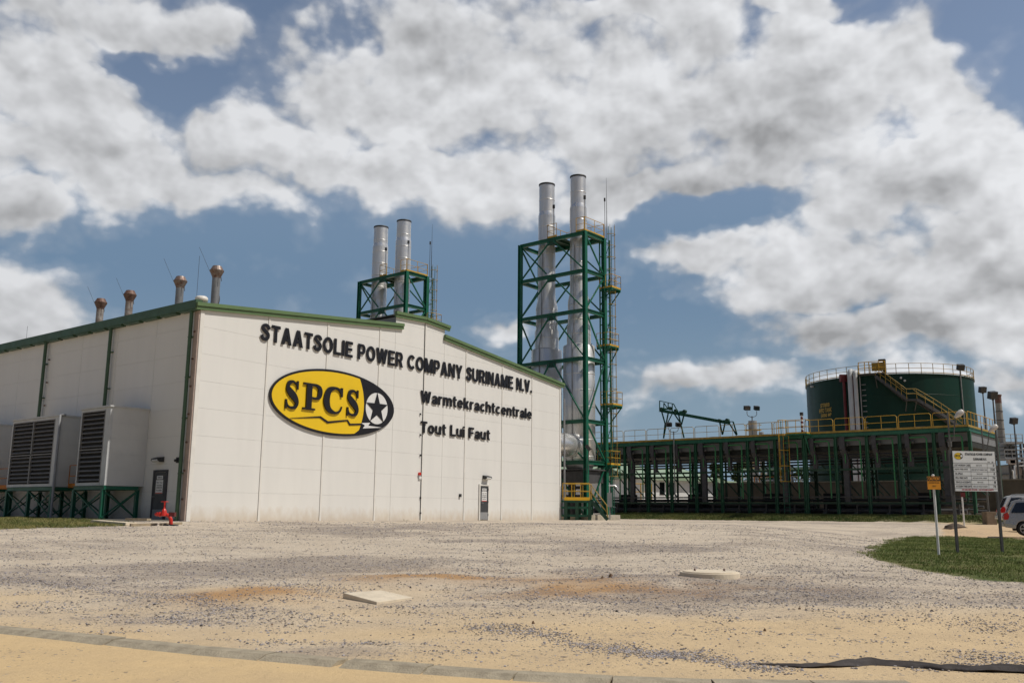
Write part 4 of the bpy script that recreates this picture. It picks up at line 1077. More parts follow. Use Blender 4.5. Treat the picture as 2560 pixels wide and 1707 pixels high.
# yellow-orange rails between the boxes
def small_rail(s0, s1, z0, lab):
    m = MB(); t = .022
    for n_ in (1.2,):
        m.tube([SW(s0, z0, n_), SW(s0, z0 + 1.0, n_), SW(s1, z0 + 1.0, n_), SW(s1, z0, n_)], t, 6); m.tube([SW(s0, z0 + .5, n_), SW(s1, z0 + .5, n_)], t, 6)
    m.box(SW((s0 + s1) / 2, z0 + .08, 1.2), wd_ * (s1 - s0) / 2, ns * .012, Z3 * .08)
    m.box(SW((s0 + s1) / 2, z0 - .02, .7), wd_ * (s1 - s0) / 2, ns * .5, Z3 * .02)
    tag(m.build('guard_rail', 'orail', loc=SW(s0, z0, 1.2)), lab, 'railing', 'orange guard rails between intakes')
small_rail(i1[1] + .15, i2[0] - .1, zb, 'short orange guard rail between the two nearer intake boxes')
small_rail(i2[1] + .2, i3[0] - .1, zb, 'short orange guard rail left of the wide intake box')
m = MB(); m.tube([SW(i2[0] - .12, zt2 + .05, NO - .2), SW(i2[0] - .12, zt2 + .05, NO + .05), SW(i2[0] - .12, 0, NO + .05)], .06, 10); tag(m.build('drain_pipe', 'grey', loc=SW(i2[0] - .12, 0, NO)), 'grey vertical drain pipe at the corner of the wide intake box', 'pipe')
m = MB(); m.box(SW(11, -.03, 1.6), wd_ * 10.4, ns * 1.7, Z3 * .06); tag(m.build('paved_apron', 'apron', loc=SW(11, 0, 1.6)), kind='structure')

# hydrant, timbers, red box
def hydrant():
    base = onground(427, 1312); b = V((base.x, base.y, G(base.x, base.y)))
    t = thing('fire_water_valve', 'bright red fire water valve with handwheel and bent pipe beside the hall corner', 'valve', b)
    X = (ray(395, 1290) - ray(430, 1290)).normalized(); X.z = 0; X.normalize(); Yd = V((-X.y, X.x, 0))
    k = base.y / FPX   # metres per pixel at that distance
    def L3(dx, dz, dn=0): return b + X * (-dx * k) + Z3 * (dz * k) + Yd * dn
    m = MB(); m.tube([L3(0, -2), L3(0, 6), L3(-1, 14), L3(-4, 21), L3(-10, 25), L3(-18, 27), L3(-28, 27), L3(-33, 27)], 4.6 * k, 14); m.build('bent_pipe', 'red', t)
    m = MB(); m.tube([L3(0, -1), L3(0, 1.5)], 8 * k, 16); m.tube([L3(-27, 27), L3(-29.5, 27)], 6.3 * k, 14); m.tube([L3(-33, 27), L3(-37, 27), L3(-41, 26.5)], [5 * k, 5 * k, 2.5 * k], 12); m.build('flange', 'red', t)
    m = MB(); m.tube([L3(-19, 24), L3(-19, 33), L3(-19, 37), L3(-19, 41)], [8.5 * k, 6.5 * k, 5.2 * k, 2.6 * k], 12); m.lathe([(0, 0), (3 * k, 1 * k), (4.6 * k, 5 * k), (3 * k, 9 * k), (0, 10 * k)], 12, L3(-19, 32)); m.build('bonnet', 'red', t)
    m = MB(); m.tube([L3(-19, 40), L3(-19, 57)], 2.0 * k, 8); m.build('spindle', 'red', t)
    m = MB(); c_ = L3(-19, 57.5); m.tube([c_ + V((math.cos(a) * 8.5 * k, math.sin(a) * 8.5 * k, 0)) for a in [q * math.pi / 10 for q in range(21)]], .9 * k, 6)
    for a in range(4): m.bar(c_, c_ + V((math.cos(a * 1.57), math.sin(a * 1.57), 0)) * 8.5 * k, 1.3 * k)
    m.build('handwheel', 'red', t)
    m = MB(); m.box(L3(8, 27, .25) , X * 7 * k, Yd * .1, Z3 * 5 * k); m.build('side_outlet', 'dred', t)
    m = MB(); m.box(b + V((0, 0, .0)), X * .22, Yd * .22, Z3 * .05); m.build('base_block', 'dark', t)
hydrant()
def plank(pa, pb, th, wdt, lab, mt='wood', lift=0):
    a, b_ = onground(*pa), onground(*pb); a = V((a.x, a.y, G(a.x, a.y) + th / 2 + lift)); b_ = V((b_.x, b_.y, G(b_.x, b_.y) + th / 2 + lift))
    m = MB(); m.bar(a, b_, wdt, th); tag(m.build('timber_plank' if mt == 'wood' else 'concrete_edging', mt, loc=(a + b_) / 2), lab, 'plank' if mt == 'wood' else 'edging')
plank((240, 1306), (328, 1311), .10, .5, 'pale concrete edging slab beside the left grass', 'slab')
plank((326, 1313), (392, 1311), .10, .16, 'timber plank lying on the gravel left of the red valve')
plank((402, 1312), (452, 1309), .09, .16, 'timber plank lying under the red valve by the corner')
plank((318, 1303), (372, 1304), .08, .25, 'short timber plank lying behind the others near the side door', lift=.05)

# ------------------------------------------------------------------ exhaust towers
def T_(o, p, q, z): return o + rp * p + rq * q + Z3 * z
LP, LQ = 6.35, 2.6
def zat(px, py, P): # height of a vertical line through P where it meets image row py
    lo, hi = -2.0, 60.0
    for _ in range(40):
        m = (lo + hi) / 2
        d = V((P.x, P.y, m)) - CAM
        yy = 853.5 - (d.dot(_up) / d.dot(_f)) * FPX
        if yy > py: lo = m
        else: hi = m
    return (lo + hi) / 2
LEV = [zat(1465, y, N0) for y in (577, 671, 770, 890, 1047, 1150)]
print('LEV', LEV)
def railing(pts, h, mb, r=.022, post=1.2, toe=True, mid=True, round_=False, toes=None):
    for a, b in zip(pts, pts[1:]):
        a, b = V(a), V(b); l = (b - a).length; n = max(1, round(l / post)); d = (b - a) / n; dn = (b - a).normalized()
        for k in range(n + 1): mb.tube([a + d * k, a + d * k + Z3 * h], r, 6)
        mb.tube([a + Z3 * h, b + Z3 * h], r, 6)
        if mid: mb.tube([a + Z3 * h * .52, b + Z3 * h * .52], r * .8, 6)
        if toe: mb.bar(a + Z3 * .07, b + Z3 * .07, .012, .13)
def tower(o, label, short=False):
    t = thing('steel_tower', label, 'steel tower', o, 'green steel towers behind the hall')
    z6 = LEV[-1]
    for (p, q) in ((0, 0), (LP, 0), (0, LQ), (LP, LQ)):
        m = MB(); m.ibeam(T_(o, p, q, -.02), T_(o, p, q, LEV[0]), .30, .30, up=rp, t=.035); m.build('column', 'green', t)
    for i, z in enumerate(LEV):
        for (a, b) in (((0, 0), (LP, 0)), ((0, LQ), (LP, LQ)), ((0, 0), (0, LQ)), ((LP, 0), (LP, LQ))):
            m = MB(); m.ibeam(T_(o, a[0], a[1], z - .14), T_(o, b[0], b[1], z - .14), .20, .28); m.build('beam', 'green', t)
    def diag(a, b, w_=.10):
        m = MB(); m.bar(a, b, w_, w_); m.build('brace', 'green', t)
    zz = LEV + [0.2]
    for i in range(len(zz) - 1):
        zt, zb = zz[i] - .28, zz[i + 1]
        for q in (-.02, LQ + .02):
            if short and i > 2: continue
            diag(T_(o, LP / 2 + .2, q, zt), T_(o, LP - .1, q, zb)); diag(T_(o, LP / 2 - .2, q, zt), T_(o, .1, q, zb))
            if i == 0 and q < 0: diag(T_(o, LP - .1, q + .12, zt), T_(o, LP / 2 + .6, q + .12, zb + .2))
        for p in (-.02, LP + .02):
            if short and i > 2: continue
            diag(T_(o, p, .1, zt), T_(o, p, LQ - .1, zb)) if i % 2 == 0 else diag(T_(o, p, LQ - .1, zt), T_(o, p, .1, zb))
    # gusset plates
    for i, z in enumerate(LEV[:4]): m = MB(); m.box(T_(o, LP / 2, -.03, z - .36), rp * .42, rq * .012, Z3 * .22); m.build('gusset_plate', 'greend', t)
    # top deck: grating with openings left round the stacks
    m = MB(); zt = LEV[0] + .02
    for q0, q1 in ((0, .35), (LQ - .35, LQ + .25)): m.box(T_(o, LP / 2, (q0 + q1) / 2, zt), rp * (LP / 2), rq * (q1 - q0) / 2, Z3 * .03)
    for p0, p1 in ((-.1, .85), (2.55, 3.9)): m.box(T_(o, (p0 + p1) / 2, LQ / 2, zt), rp * (p1 - p0) / 2, rq * (LQ / 2 - .36), Z3 * .03)
    for k in range(7): m.bar(T_(o, .4 + k * .85, 0, zt - .12), T_(o, .4 + k * .85, LQ, zt - .12), .06, .14) if k not in (1, 2, 5, 6) else None
    m.build('deck', 'greend', t)
    m = MB(); zt += .03
    railing([T_(o, 0, 0, zt), T_(o, -.05, LQ, zt)], 1.1, m, post=1.6)
    railing([T_(o, .05, 0, zt), T_(o, .8, 0, zt)], 1.1, m, post=.8)
    railing([T_(o, 2.7, 0, zt), T_(o, 3.6, 0, zt), T_(o, 3.6, LQ, zt)], 1.1, m, post=.9)
    railing([T_(o, 3.6, LQ, zt), T_(o, 0, LQ, zt)], 1.1, m, post=1.2)
    m.build('railing', 'ypaint', t)
    # aviation lamps on poles
    for p, q, h, e in ((.15, .25, 2.6, .10), (3.2, .3, 2.5, .10), (.2, LQ + .5, 3.2, .07)):
        m = MB(); m.tube([T_(o, p, q, zt), T_(o, p, q, zt + h)], .022, 6); m.tube([T_(o, p, q, zt + h), T_(o, p, q, zt + h + .28)], e, 8); m.build('lamp_pole', 'dark', t)
    m = MB(); m.tube([T_(o, .1, LQ + .62, zt), T_(o, .1, LQ + .62, zt + 5.2)], [.035, .008], 6); m.build('lightning_rod', 'dark', t)
    # ladder mast at the far right side
    def Lp(a, b, z): return T_(o, .48 - a, LQ + .12 + b, z)
    m = MB()
    for a, b in ((0, 0), (.55, 0), (0, .6), (.55, .6)): m.bar(Lp(a, b, 0), Lp(a, b, LEV[0]), .11, .11)
    z = .6
    while z < LEV[0]:
        for a in (0, .55): m.bar(Lp(a, 0, z), Lp(a, .6, z), .04)
        m.bar(Lp(0, 0, z), Lp(.55, 0, z), .04); m.bar(Lp(0, .6, z), Lp(.55, .6, z), .04); z += 1.1
    for z0, z1 in zip(LEV[1:], LEV): m.bar(Lp(0, 0, z0), Lp(.55, .6, z1 - .2), .05)
    m.build('ladder_mast', 'green', t)
    m = MB()
    for b in (.35, .75): m.tube([Lp(.62, b, .3), Lp(.62, b, LEV[0] + 1.1)], .025, 6)
    z = .4
    while z < LEV[0]: m.tube([Lp(.62, .35, z), Lp(.62, .75, z)], .012, 4); z += .3
    m.build('ladder', 'green', t)
    m = MB(); z = 3.2 if not short else 12
    arc = [(.60 + .48 * math.sin(k * math.pi / 6), .55 - .36 * math.cos(k * math.pi / 6)) for k in range(7)]
    while z < LEV[0] + 1.2:
        m.tube([Lp(a, b, z) for a, b in arc], .024, 5); z += .95
    for a, b in arc[1:-1:2]: m.tube([Lp(a, b, 3.2), Lp(a, b, LEV[0] + 1.2)], .014, 5)
    m.build('ladder_cage', 'ypaintd', t)
    # side platforms on the ladder mast
    for i, z in enumerate([zat(1517, y, o + rq * LQ) for y in (722, 866, 1014, 1163)] if not short else [LEV[3] + 5.2]):
        a0, a1 = (.05, 1.20) if i % 2 == 0 else (-.25, .95)
        m = MB(); m.box(Lp((a0 + a1) / 2, .5, z), rp * (a1 - a0) / 2, rq * .65, Z3 * .04)
        for b in (-.1, 1.1): m.bar(Lp(a0, b, z - .1), Lp(a1, b, z - .1), .08, .14); m.bar(Lp(a1 - .1, b, z - .15), Lp(.1, b, z - 1.25), .07)
        pl = m.build('side_platform', 'green', t)
        m = MB(); railing([Lp(a0, -.15, z + .04), Lp(a1, -.15, z + .04), Lp(a1, 1.15, z + .04), Lp(a0, 1.15, z + .04)], 1.05, m, post=.65); m.build('platform_rail', 'ypaint', pl)
    return t
tower(N0, 'tall green steel tower holding two silver stacks, right of the hall corner')
O2 = N0 + rp * 19.6
tower(O2, 'green steel tower behind the hall, only its top above the roof', short=True)

def stack(o, p, px_, ytop, yring, label, width_px, big=True):
    c = T_(o, p, LQ / 2, 0); Y = c.y; r = width_px / FPX * (Y / .985) / 2
    zt = zat(px_, ytop, c); zr = zat(px_, yring, c)
    t = thing('exhaust_stack', label, 'exhaust stack', V((c.x, c.y, 0)), 'silver exhaust stacks in the steel towers')
    base = V((c.x, c.y, 0))
    m = MB(); m.lathe([(r, zr + .25), (r, zt)], 36, base); m.lathe([(r * .93, zt), (r * .93, zt - 2)], 24, base); m.build('upper_pipe', 'steel', t)
    m = MB(); m.lathe([(r * .93, zt - .01), (r * 1.05, zt - .01), (r * 1.05, zt - .13), (r, zt - .16)], 36, base); m.build('rim', 'dark', t)
    m = MB(); m.lathe([(r * .99, zr + .42), (r * 1.08, zr + .12), (r * 1.09, zr + .02)], 36, base); m.build('collar', 'steelb', t)
    r2 = r * 1.09; zc, zs0, zs1 = (LEV[2] + .9, LEV[2] - .2, LEV[3] + 1.1)
    prof = [(r2, zr + .05), (r2, zc + .8), (r2 * 1.25, zc), (r2 * 1.25, LEV[2] - .9), (r2 * 1.38, LEV[2] - 1.1), (r2 * 1.38, zs1)]
    m = MB(); m.lathe(prof, 36, base); m.build('lower_pipe', 'steel', t)
    # raised lap rings round the shell
    z = zt - 1.4
    while z > zs1 + .3:
        m = MB()
        k = 1.0 if z > zr + .1 else (1.09 if z > zc + .8 else 1.36 if z > LEV[2] - .9 else 1.09 * 1.38)
        if not (zc - .1 < z < zc + .9): m.lathe([(r * k, z + .03), (r * k + .012, z + .03), (r * k + .012, z - .03), (r * k, z - .03)], 36, base); m.build('lap_ring', 'steel', t)
        z -= 1.15
    # silencer
    R_ = 1.22; zb = 4.2 if big else 3.5
    m = MB(); m.lathe([(r2 * 1.3, zs1 + .1), (R_ * .96, zs1), (R_, zs1 - .06), (R_, zb), (R_ * .7, zb - .7), (0, zb - .7)], 48, base); s_ = m.build('silencer', 'steel', t)
    z = zs1 - 1.0
    while z > zb: m = MB(); m.lathe([(R_, z + .025), (R_ + .014, z + .025), (R_ + .014, z - .025), (R_, z - .025)], 48, base); m.build('lap_ring', 'steel', s_); z -= 1.25
    m = MB(); a_ = rq * -1
    m.tube([base + V((-.5, -.9, 0)) .normalized() * (R_ + .05) + Z3 * zb, base + V((-.5, -.9, 0)).normalized() * (R_ + .05) + Z3 * (zs1 + .2), base + V((-.5, -.9, 0)).normalized() * (r2 * 1.4) + Z3 * (zs1 + 1.2), base + V((-.5, -.9, 0)).normalized() * (r2 * 1.12) + Z3 * (LEV[0] - .4)], .035, 6)
    m.build('conduit', 'galv', t)
def pcol(o, px):   # p along the tower where the stack centre line shows at column px near the top level
    best = None
    for k in range(0, 640):
        p = k / 100; c = T_(o, p, LQ / 2, LEV[0]); d = c - CAM; x = 1280 + d.dot(_rt) / d.dot(_f) * FPX
        if best is None or abs(x - px) < best[0]: best = (abs(x - px), p)
    return best[1]
pR, pL = pcol(N0, 1446), pcol(N0, 1367)
print('stack p', pR, pL)
stack(N0, pR, 1446, 442, 524, 'right and taller looking silver stack in the tall tower', 40)
stack(N0, pL, 1366, 462, 544, 'left silver stack in the tall tower beside the ladderless column', 40)
stack(O2, pcol(O2, 1006), 1007, 553, 607, 'right silver stack in the tower behind the hall roof', 36)
stack(O2, pcol(O2, 948), 950, 568, 621, 'left silver stack in the tower behind the hall roof', 36)

# silver duct from the hall into the right silencer
def duct():
    c = T_(N0, pR, LQ / 2, 0); e = hit(1425, 1113, c - rq * 1.5, rq); e = V((e.x, e.y, e.z))
    st = e - rq * 5.2; r = .86
    t = thing('exhaust_duct', 'shiny silver horizontal duct with rounded end beside the hall corner', 'duct', V((e.x, e.y, 0)))
    m = MB(); m.tube([st, e], r, 40, caps=False); m.build('duct_pipe', 'steelb', t)
    m = MB()
    # rounded elbow end
    prof = [(r * math.cos(a), r * math.sin(a)) for a in [k * math.pi / 2 / 8 for k in range(9)]]
    pts = [e + rq * h for rr, h in prof]; m.tube([e + rq * h * .95 for rr, h in prof], [max(.01, rr) for rr, h in prof], 40); m.build('elbow_cap', 'steelb', t)
    m = MB()
    for k in (.0, -.3, -2.2, -3.6): m.tube([e + rq * (k - .04), e + rq * (k + .04)], r + .035, 40)
    m.build('flange', 'steel', t)
    m = MB(); m.tube([e + rq * .3, e + rq * .9 - rp * 0 + Z3 * .3, T_(N0, pR, LQ / 2, e.z + .9)], [.8, .8, .8], 24); m.build('neck', 'steel', t)
    return e
eD = duct()
# dark equipment skids below the stacks
def skid(o, label):
    t = thing('boiler_skid', label, 'equipment', T_(o, LP / 2, LQ / 2, 0), 'dark equipment under the stacks')
    m = MB(); m.box(T_(o, 2.8, LQ / 2, 3.1), rp * 2.7, rq * 1.2, Z3 * .42); m.box(T_(o, 2.8, LQ / 2, 3.62), rp * 2.9, rq * 1.4, Z3 * .05); m.build('casing', 'charcoal', t)
    for p in (.8, 2.0, 3.2, 4.4):
        m = MB(); m.tube([T_(o, p, 1.0, .1), T_(o, p, 1.0, 2.8)], .28, 16); m.build('vessel', 'grey' if p in (.8, 3.2) else 'charcoal', t)
    m = MB(); m.tube([T_(o, .3, .3, 2.3), T_(o, 5.5, .3, 2.3)], .12, 10); m.tube([T_(o, .3, .5, 1.7), T_(o, 5.5, .5, 1.7)], .09, 10); m.build('header_pipe', 'dark', t)
skid(N0, 'dark casing and pale vessels under the tall tower')
# footing block and power box
m = MB(); p_ = onground(1502, 1298)
m.box(T_(N0, .1, .6, .12), rp * 1.4, rq * 1.9, Z3 * .22); tag(m.build('concrete_footing', 'conc', loc=T_(N0, 0, 0, 0), bevel=.03), 'yellowish concrete footing block under the tall tower', 'footing')
m = MB(); q_ = atY(1524, 1245, 66.5); m.abox(q_.x - .16, q_.x + .16, q_.y - .1, q_.y + .1, .9, 1.9); m.abox(q_.x - .04, q_.x + .04, q_.y - .04, q_.y + .04, 0, .9)
tag(m.build('junction_box', 'grey', loc=(q_.x, q_.y, 0)), 'grey junction box on a post at the foot of the ladder', 'junction box')
m = MB(); a_ = atY(1522, 1213, 65.5); m.tube([a_, a_ + V((.45, 0, 0)), a_ + V((.62, 0, -.18)), a_ + V((.62, 0, -.35))], .05, 8)
tag(m.build('vent_elbow', 'steelb', loc=a_), 'small shiny elbow pipe beside the ladder cage', 'pipe')
m = MB(); a_ = atY(1466, 1165, 66); a2 = V((a_.x + .05, a_.y, 3.2)); top = atY(1472, 1128, 66)
m.tube([a2, top], .03, 6); m.box(top + V((-.05, 0, .25)), V((.16, 0, -.2)) * .9, V((0, .12, 0)), V((.10, 0, .08)) * .9); tag(m.build('flood_lamp', 'dark', loc=a2), 'small dark flood lamp on a rod against the tall tower column', 'flood lamp')

# low yellow railed platform at the hall corner
def low_platform():
    a = atY(1400, 1250, 63.6); b = atY(1474, 1250, 64.2)
    o = V((B.x - .05, B.y + .05, 0)) + nf * .35; X = (V((b.x, b.y, 0)) - o); ln = X.length; X.normalize(); Yd = V((-X.y, X.x, 0))
    z0 = zat(1440, 1247, o)
    t = thing('access_platform', 'yellow railed green steel platform with stairs at the right corner of the hall', 'platform', o)
    def P(x, y, z): return o + X * x + Yd * y + Z3 * z
    D = 2.3
    m = MB(); m.box(P(ln / 2, D / 2, z0 - .05), X * ln / 2, Yd * D / 2, Z3 * .04); m.build('deck', 'greend', t)
    m = MB()
    for z in (z0 - .16, .82, .28):
        for y in (0, D): m.ibeam(P(-.2, y, z), P(ln, y, z), .12, .15 if z < 1 else .12)
        m.ibeam(P(ln, 0, z), P(ln, D, z), .12, .15)
    m.build('beam', 'green', t)
    for x, y in ((ln, 0), (ln * .5, 0), (ln, D), (ln * .5, D), (.1, D), (.1, 0)):
        m = MB(); m.ibeam(P(x, y, -.02), P(x, y, z0 - .1), .22, .2, up=Yd); m.build('leg', 'greend', t)
    for y, nm in ((0, 1), (D, 1)):
        m = MB(); railing([P(-.1, y, z0), P(ln, y, z0)], 1.08, m, r=.028, post=.66, toe=False); m.build('railing', 'ypaint', t)
        m = MB(); m.box(P(ln / 2, y - .02, z0 + .02), X * ln / 2, Yd * .012, Z3 * .11); m.build('toe_board', 'yelb', t)
    st = MB(); s0, s1 = P(ln + .05, .2, z0 - .05), P(ln + 1.15, .2, .0)
    for y in (.2, 1.1): st.bar(P(ln + .02, y, z0 - .05), P(ln + 1.2, y, .02), .05, .22)
    for k in range(6):
        f = (k + .5) / 6; st.box(P(ln + .02 + 1.15 * f, .65, (z0 - .05) * (1 - f)), X * .12, Yd * .45, Z3 * .02)
    s_ = st.build('stairs', 'greend', t)
    m = MB()
    for y in (.2, 1.1):
        m.tube([P(ln + .05, y, z0), P(ln + .05, y, z0 + 1.0), P(ln + 1.15, y, 1.0), P(ln + 1.2, y, .05)], .024, 6); m.tube([P(ln + .05, y, z0 + .5), P(ln + 1.17, y, .5)], .02, 6)
    m.build('stair_rail', 'ypaintd', s_)
low_platform()
m = MB(); q_ = B + u * .45 + nf * .02; m.tube([q_ + Z3 * 0, q_ + Z3 * 8.4], .065, 10); tag(m.build('rain_pipe', 'grey', loc=q_), 'pale vertical rain pipe just behind the right corner of the hall', 'pipe')

# ------------------------------------------------------------------ radiator banks on legs
def Q_(t_, b, z): return R0 + rp * t_ + rq * b + Z3 * (ZR + z)
zdeck = zat(2430, 1066, R0) - ZR
print('zdeck', zdeck)
def bank_(t0, t1, label, railmat, name='radiator_bank', end=False, nb=None):
    t = thing(name, label, 'radiator bank', Q_((t0 + t1) / 2, 4, 0), 'radiator banks on green legs')
    D = 8.4; zd = zdeck; nb = nb or round((t1 - t0) / 2.55); w_ = (t1 - t0) / nb
    m = MB(); m.box(Q_((t0 + t1) / 2, D / 2, zd - .03), rp * (t1 - t0) / 2, rq * (D / 2 + .12), Z3 * .03); m.build('deck', 'greend', t)
    m = MB()
    for b in (-.1, D + .1): m.ibeam(Q_(t0, b, zd - .2), Q_(t1, b, zd - .2), .14, .28)
    for tt in (t0, t1): m.ibeam(Q_(tt, 0, zd - .2), Q_(tt, D, zd - .2), .14, .28)
    m.build('edge_beam', 'green', t)
    m = MB(); m.bar(Q_(t0, -.19, zd + .07), Q_(t1, -.19, zd + .07), .02, .15)
    if end: m.bar(Q_(t0 - .02, -.19, zd + .07), Q_(t0 - .02, D, zd + .07), .02, .15)
    m.build('toe_board', 'ypaintd', t)
    for k in range(nb):
        a, b = t0 + k * w_ + .06, t0 + (k + 1) * w_ - .06
        m = MB(); r = .025; o_ = .12
        m.tube([Q_(a, -.15, zd), Q_(a, -.15, zd + 1.0), Q_(a + o_, -.15, zd + 1.12), Q_(b - o_, -.15, zd + 1.12), Q_(b, -.15, zd + 1.0), Q_(b, -.15, zd)], r, 6)
        m.tube([Q_(a, -.15, zd + .6), Q_(b, -.15, zd + .6)], r * .8, 6); m.tube([Q_((a + b) / 2, -.15, zd), Q_((a + b) / 2, -.15, zd + 1.12)], r * .8, 6)
        m.build('railing', railmat, t)
    if end:
        m = MB(); railing([Q_(t0, -.1, zd), Q_(t0, D, zd)], 1.12, m, r=.025, post=1.0, toe=False); m.build('railing', railmat, t)
    # upper casing: pale fan plenum above, dark coil below
    m = MB(); m.box(Q_((t0 + t1) / 2, D / 2 + .3, zd - .68), rp * ((t1 - t0) / 2 - .05), rq * (D / 2 - .1), Z3 * .32); m.build('fan_plenum', 'plenum', t)
    m = MB(); m.box(Q_((t0 + t1) / 2, D / 2 + .4, zd - 1.22), rp * ((t1 - t0) / 2 - .08), rq * (D / 2 - .2), Z3 * .2)
    m.build('coil', 'coil', t)
    for z in (zd - 1.75, zd - 2.0):
        m = MB()
        for b in (.3, D): m.tube([Q_(t0, b, z), Q_(t1, b, z)], .08, 8)
        m.build('header_pipe', 'dark', t)
    cols = MB()
    for k in range(nb + 1):
        tt = t0 + k * w_
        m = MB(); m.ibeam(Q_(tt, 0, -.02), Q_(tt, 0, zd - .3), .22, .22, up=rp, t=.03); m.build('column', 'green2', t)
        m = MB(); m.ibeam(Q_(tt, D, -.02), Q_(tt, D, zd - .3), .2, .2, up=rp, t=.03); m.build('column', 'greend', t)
        if k < nb:
            # grey air/pipe duct beside each column with a kink
            dd = MB(); x = tt + w_ - .48
            pts = [Q_(x - .1, -.05, zd - .35), Q_(x - .1, -.05, zd - 1.3), Q_(x - .20, .25, zd - 1.9), Q_(x - .20, .25, 3.7 if k % 3 else .9)]
            for p, q in zip(pts, pts[1:]): dd.bar(p, q + (q - p).normalized() * .04, .32 if k % 3 else .42, .28, up=rq)
            dd.build('grey_duct', 'ductgrey', t)
            g = MB(); y = .02
            g.tube([Q_(tt + .95 + .9, y - .1, zd - .62), Q_(tt + .62, y - .1, zd - .62), Q_(tt + .5, y - .1, zd - .74), Q_(tt + .5, y - .1, 1.3)], .06, 8)
            g.tube([Q_(tt + w_ - .72, y, zd - 2.4), Q_(tt + w_ - .72, y, zd - 1.02), Q_(tt + w_ - .85, y, zd - .95), Q_(tt + 1.5, y, zd - .95)], .05, 8)
            pv = g.build('green_pipe', 'greenp', t)
            v = MB(); v.lathe([(0, -.16), (.13, -.1), (.13, .1), (0, .16)], 10, Q_(tt + 1.5, y, zd - .95)); v.tube([Q_(tt + 1.85, y - .1, zd - .95), Q_(tt + 1.85, y - .1, zd - .4)], .09, 8); v.build('valve', 'charcoal', pv)
            m = MB(); m.bar(Q_(tt, 3.2, 1.6), Q_(tt + w_, 3.2, zd - 2.3), .09); m.bar(Q_(tt + w_ * .1, 5.6, 1.6), Q_(tt + w_ * .95, 5.6, zd - 2.3), .09)
            m.build('brace', 'greend', t)
            for b in (3.2, 5.6):
                m = MB(); m.ibeam(Q_(tt + w_ * .5, b, 0), Q_(tt + w_ * .5, b, zd - 1.7), .14, .14, up=rp, t=.02); m.build('column', 'greend', t)
            m = MB(); m.lathe([(.62, -.05), (.62, .22), (.55, .26), (0, .22)], 20, Q_(tt + w_ * .5, 1.4, zd)); m.lathe([(.62, -.05), (.62, .22), (0, .22)], 20, Q_(tt + w_ * .5, 4.5, zd)); m.build('fan_ring', 'dark', t)
    for b, z, mt_, s_ in ((0.1, 3.55, 'greend', .16), (D, 3.55, 'greend', .16), (.02, 1.42, 'charcoal', .12), (0, .95, 'greend', .16)):
        m = MB(); m.ibeam(Q_(t0, b, z), Q_(t1, b, z), .12, s_, t=.02); m.build('beam', mt_, t)
    # pipework near the ground
    rnd = random.Random(int(t0 * 10))
    for b, z, r in ((1.2, .35, .16), (2.0, .45, .12), (2.8, .8, .14), (3.6, .35, .2), (4.6, .7, .12), (1.6, 1.2, .1), (5.4, .35, .15), (6.4, 1.25, .12)):
        m = MB(); m.tube([Q_(t0 + rnd.uniform(0, 1), b, z), Q_(t1 - rnd.uniform(0, 1), b, z)], r, 8); m.build('ground_pipe', 'charcoal' if r > .11 else 'dark', t)
    for k in range(nb):
        m = MB(); x = t0 + (k + .5) * w_; m.box(Q_(x, 3.2, .12), rp * .12, rq * 3.0, Z3 * .12); m.box(Q_(x, 3.2, .95), rp * .06, rq * 3.0, Z3 * .05)
        for b in (.6, 3, 5.8): m.box(Q_(x, b, .55), rp * .06, rq * .06, Z3 * .45)
        m.build('pipe_sleeper', 'charcoal', t)
        if k % 3 == 1: m = MB(); m.box(Q_(x, 2.4, .9), rp * .7, rq * .5, Z3 * .85); m.build('pump_casing', 'void', t)
    return t
tM = (lambda px: (lambda d: ((R0.x) - (R0.y) * (d.x / d.y)) / ((d.x / d.y) * rp.y - rp.x))(ray(px, 1290)))
tb = tM(2022)
print('bank split', tb, 'left end', tM(1500))
bank_(0, tb, 'nearer radiator bank with bright yellow railing in front of the dark green tank', 'ypaint', end=True)
bank_(tb + .15, 34.5, 'farther radiator bank with dull railing, carrying the green crane beam', 'ypaintd')
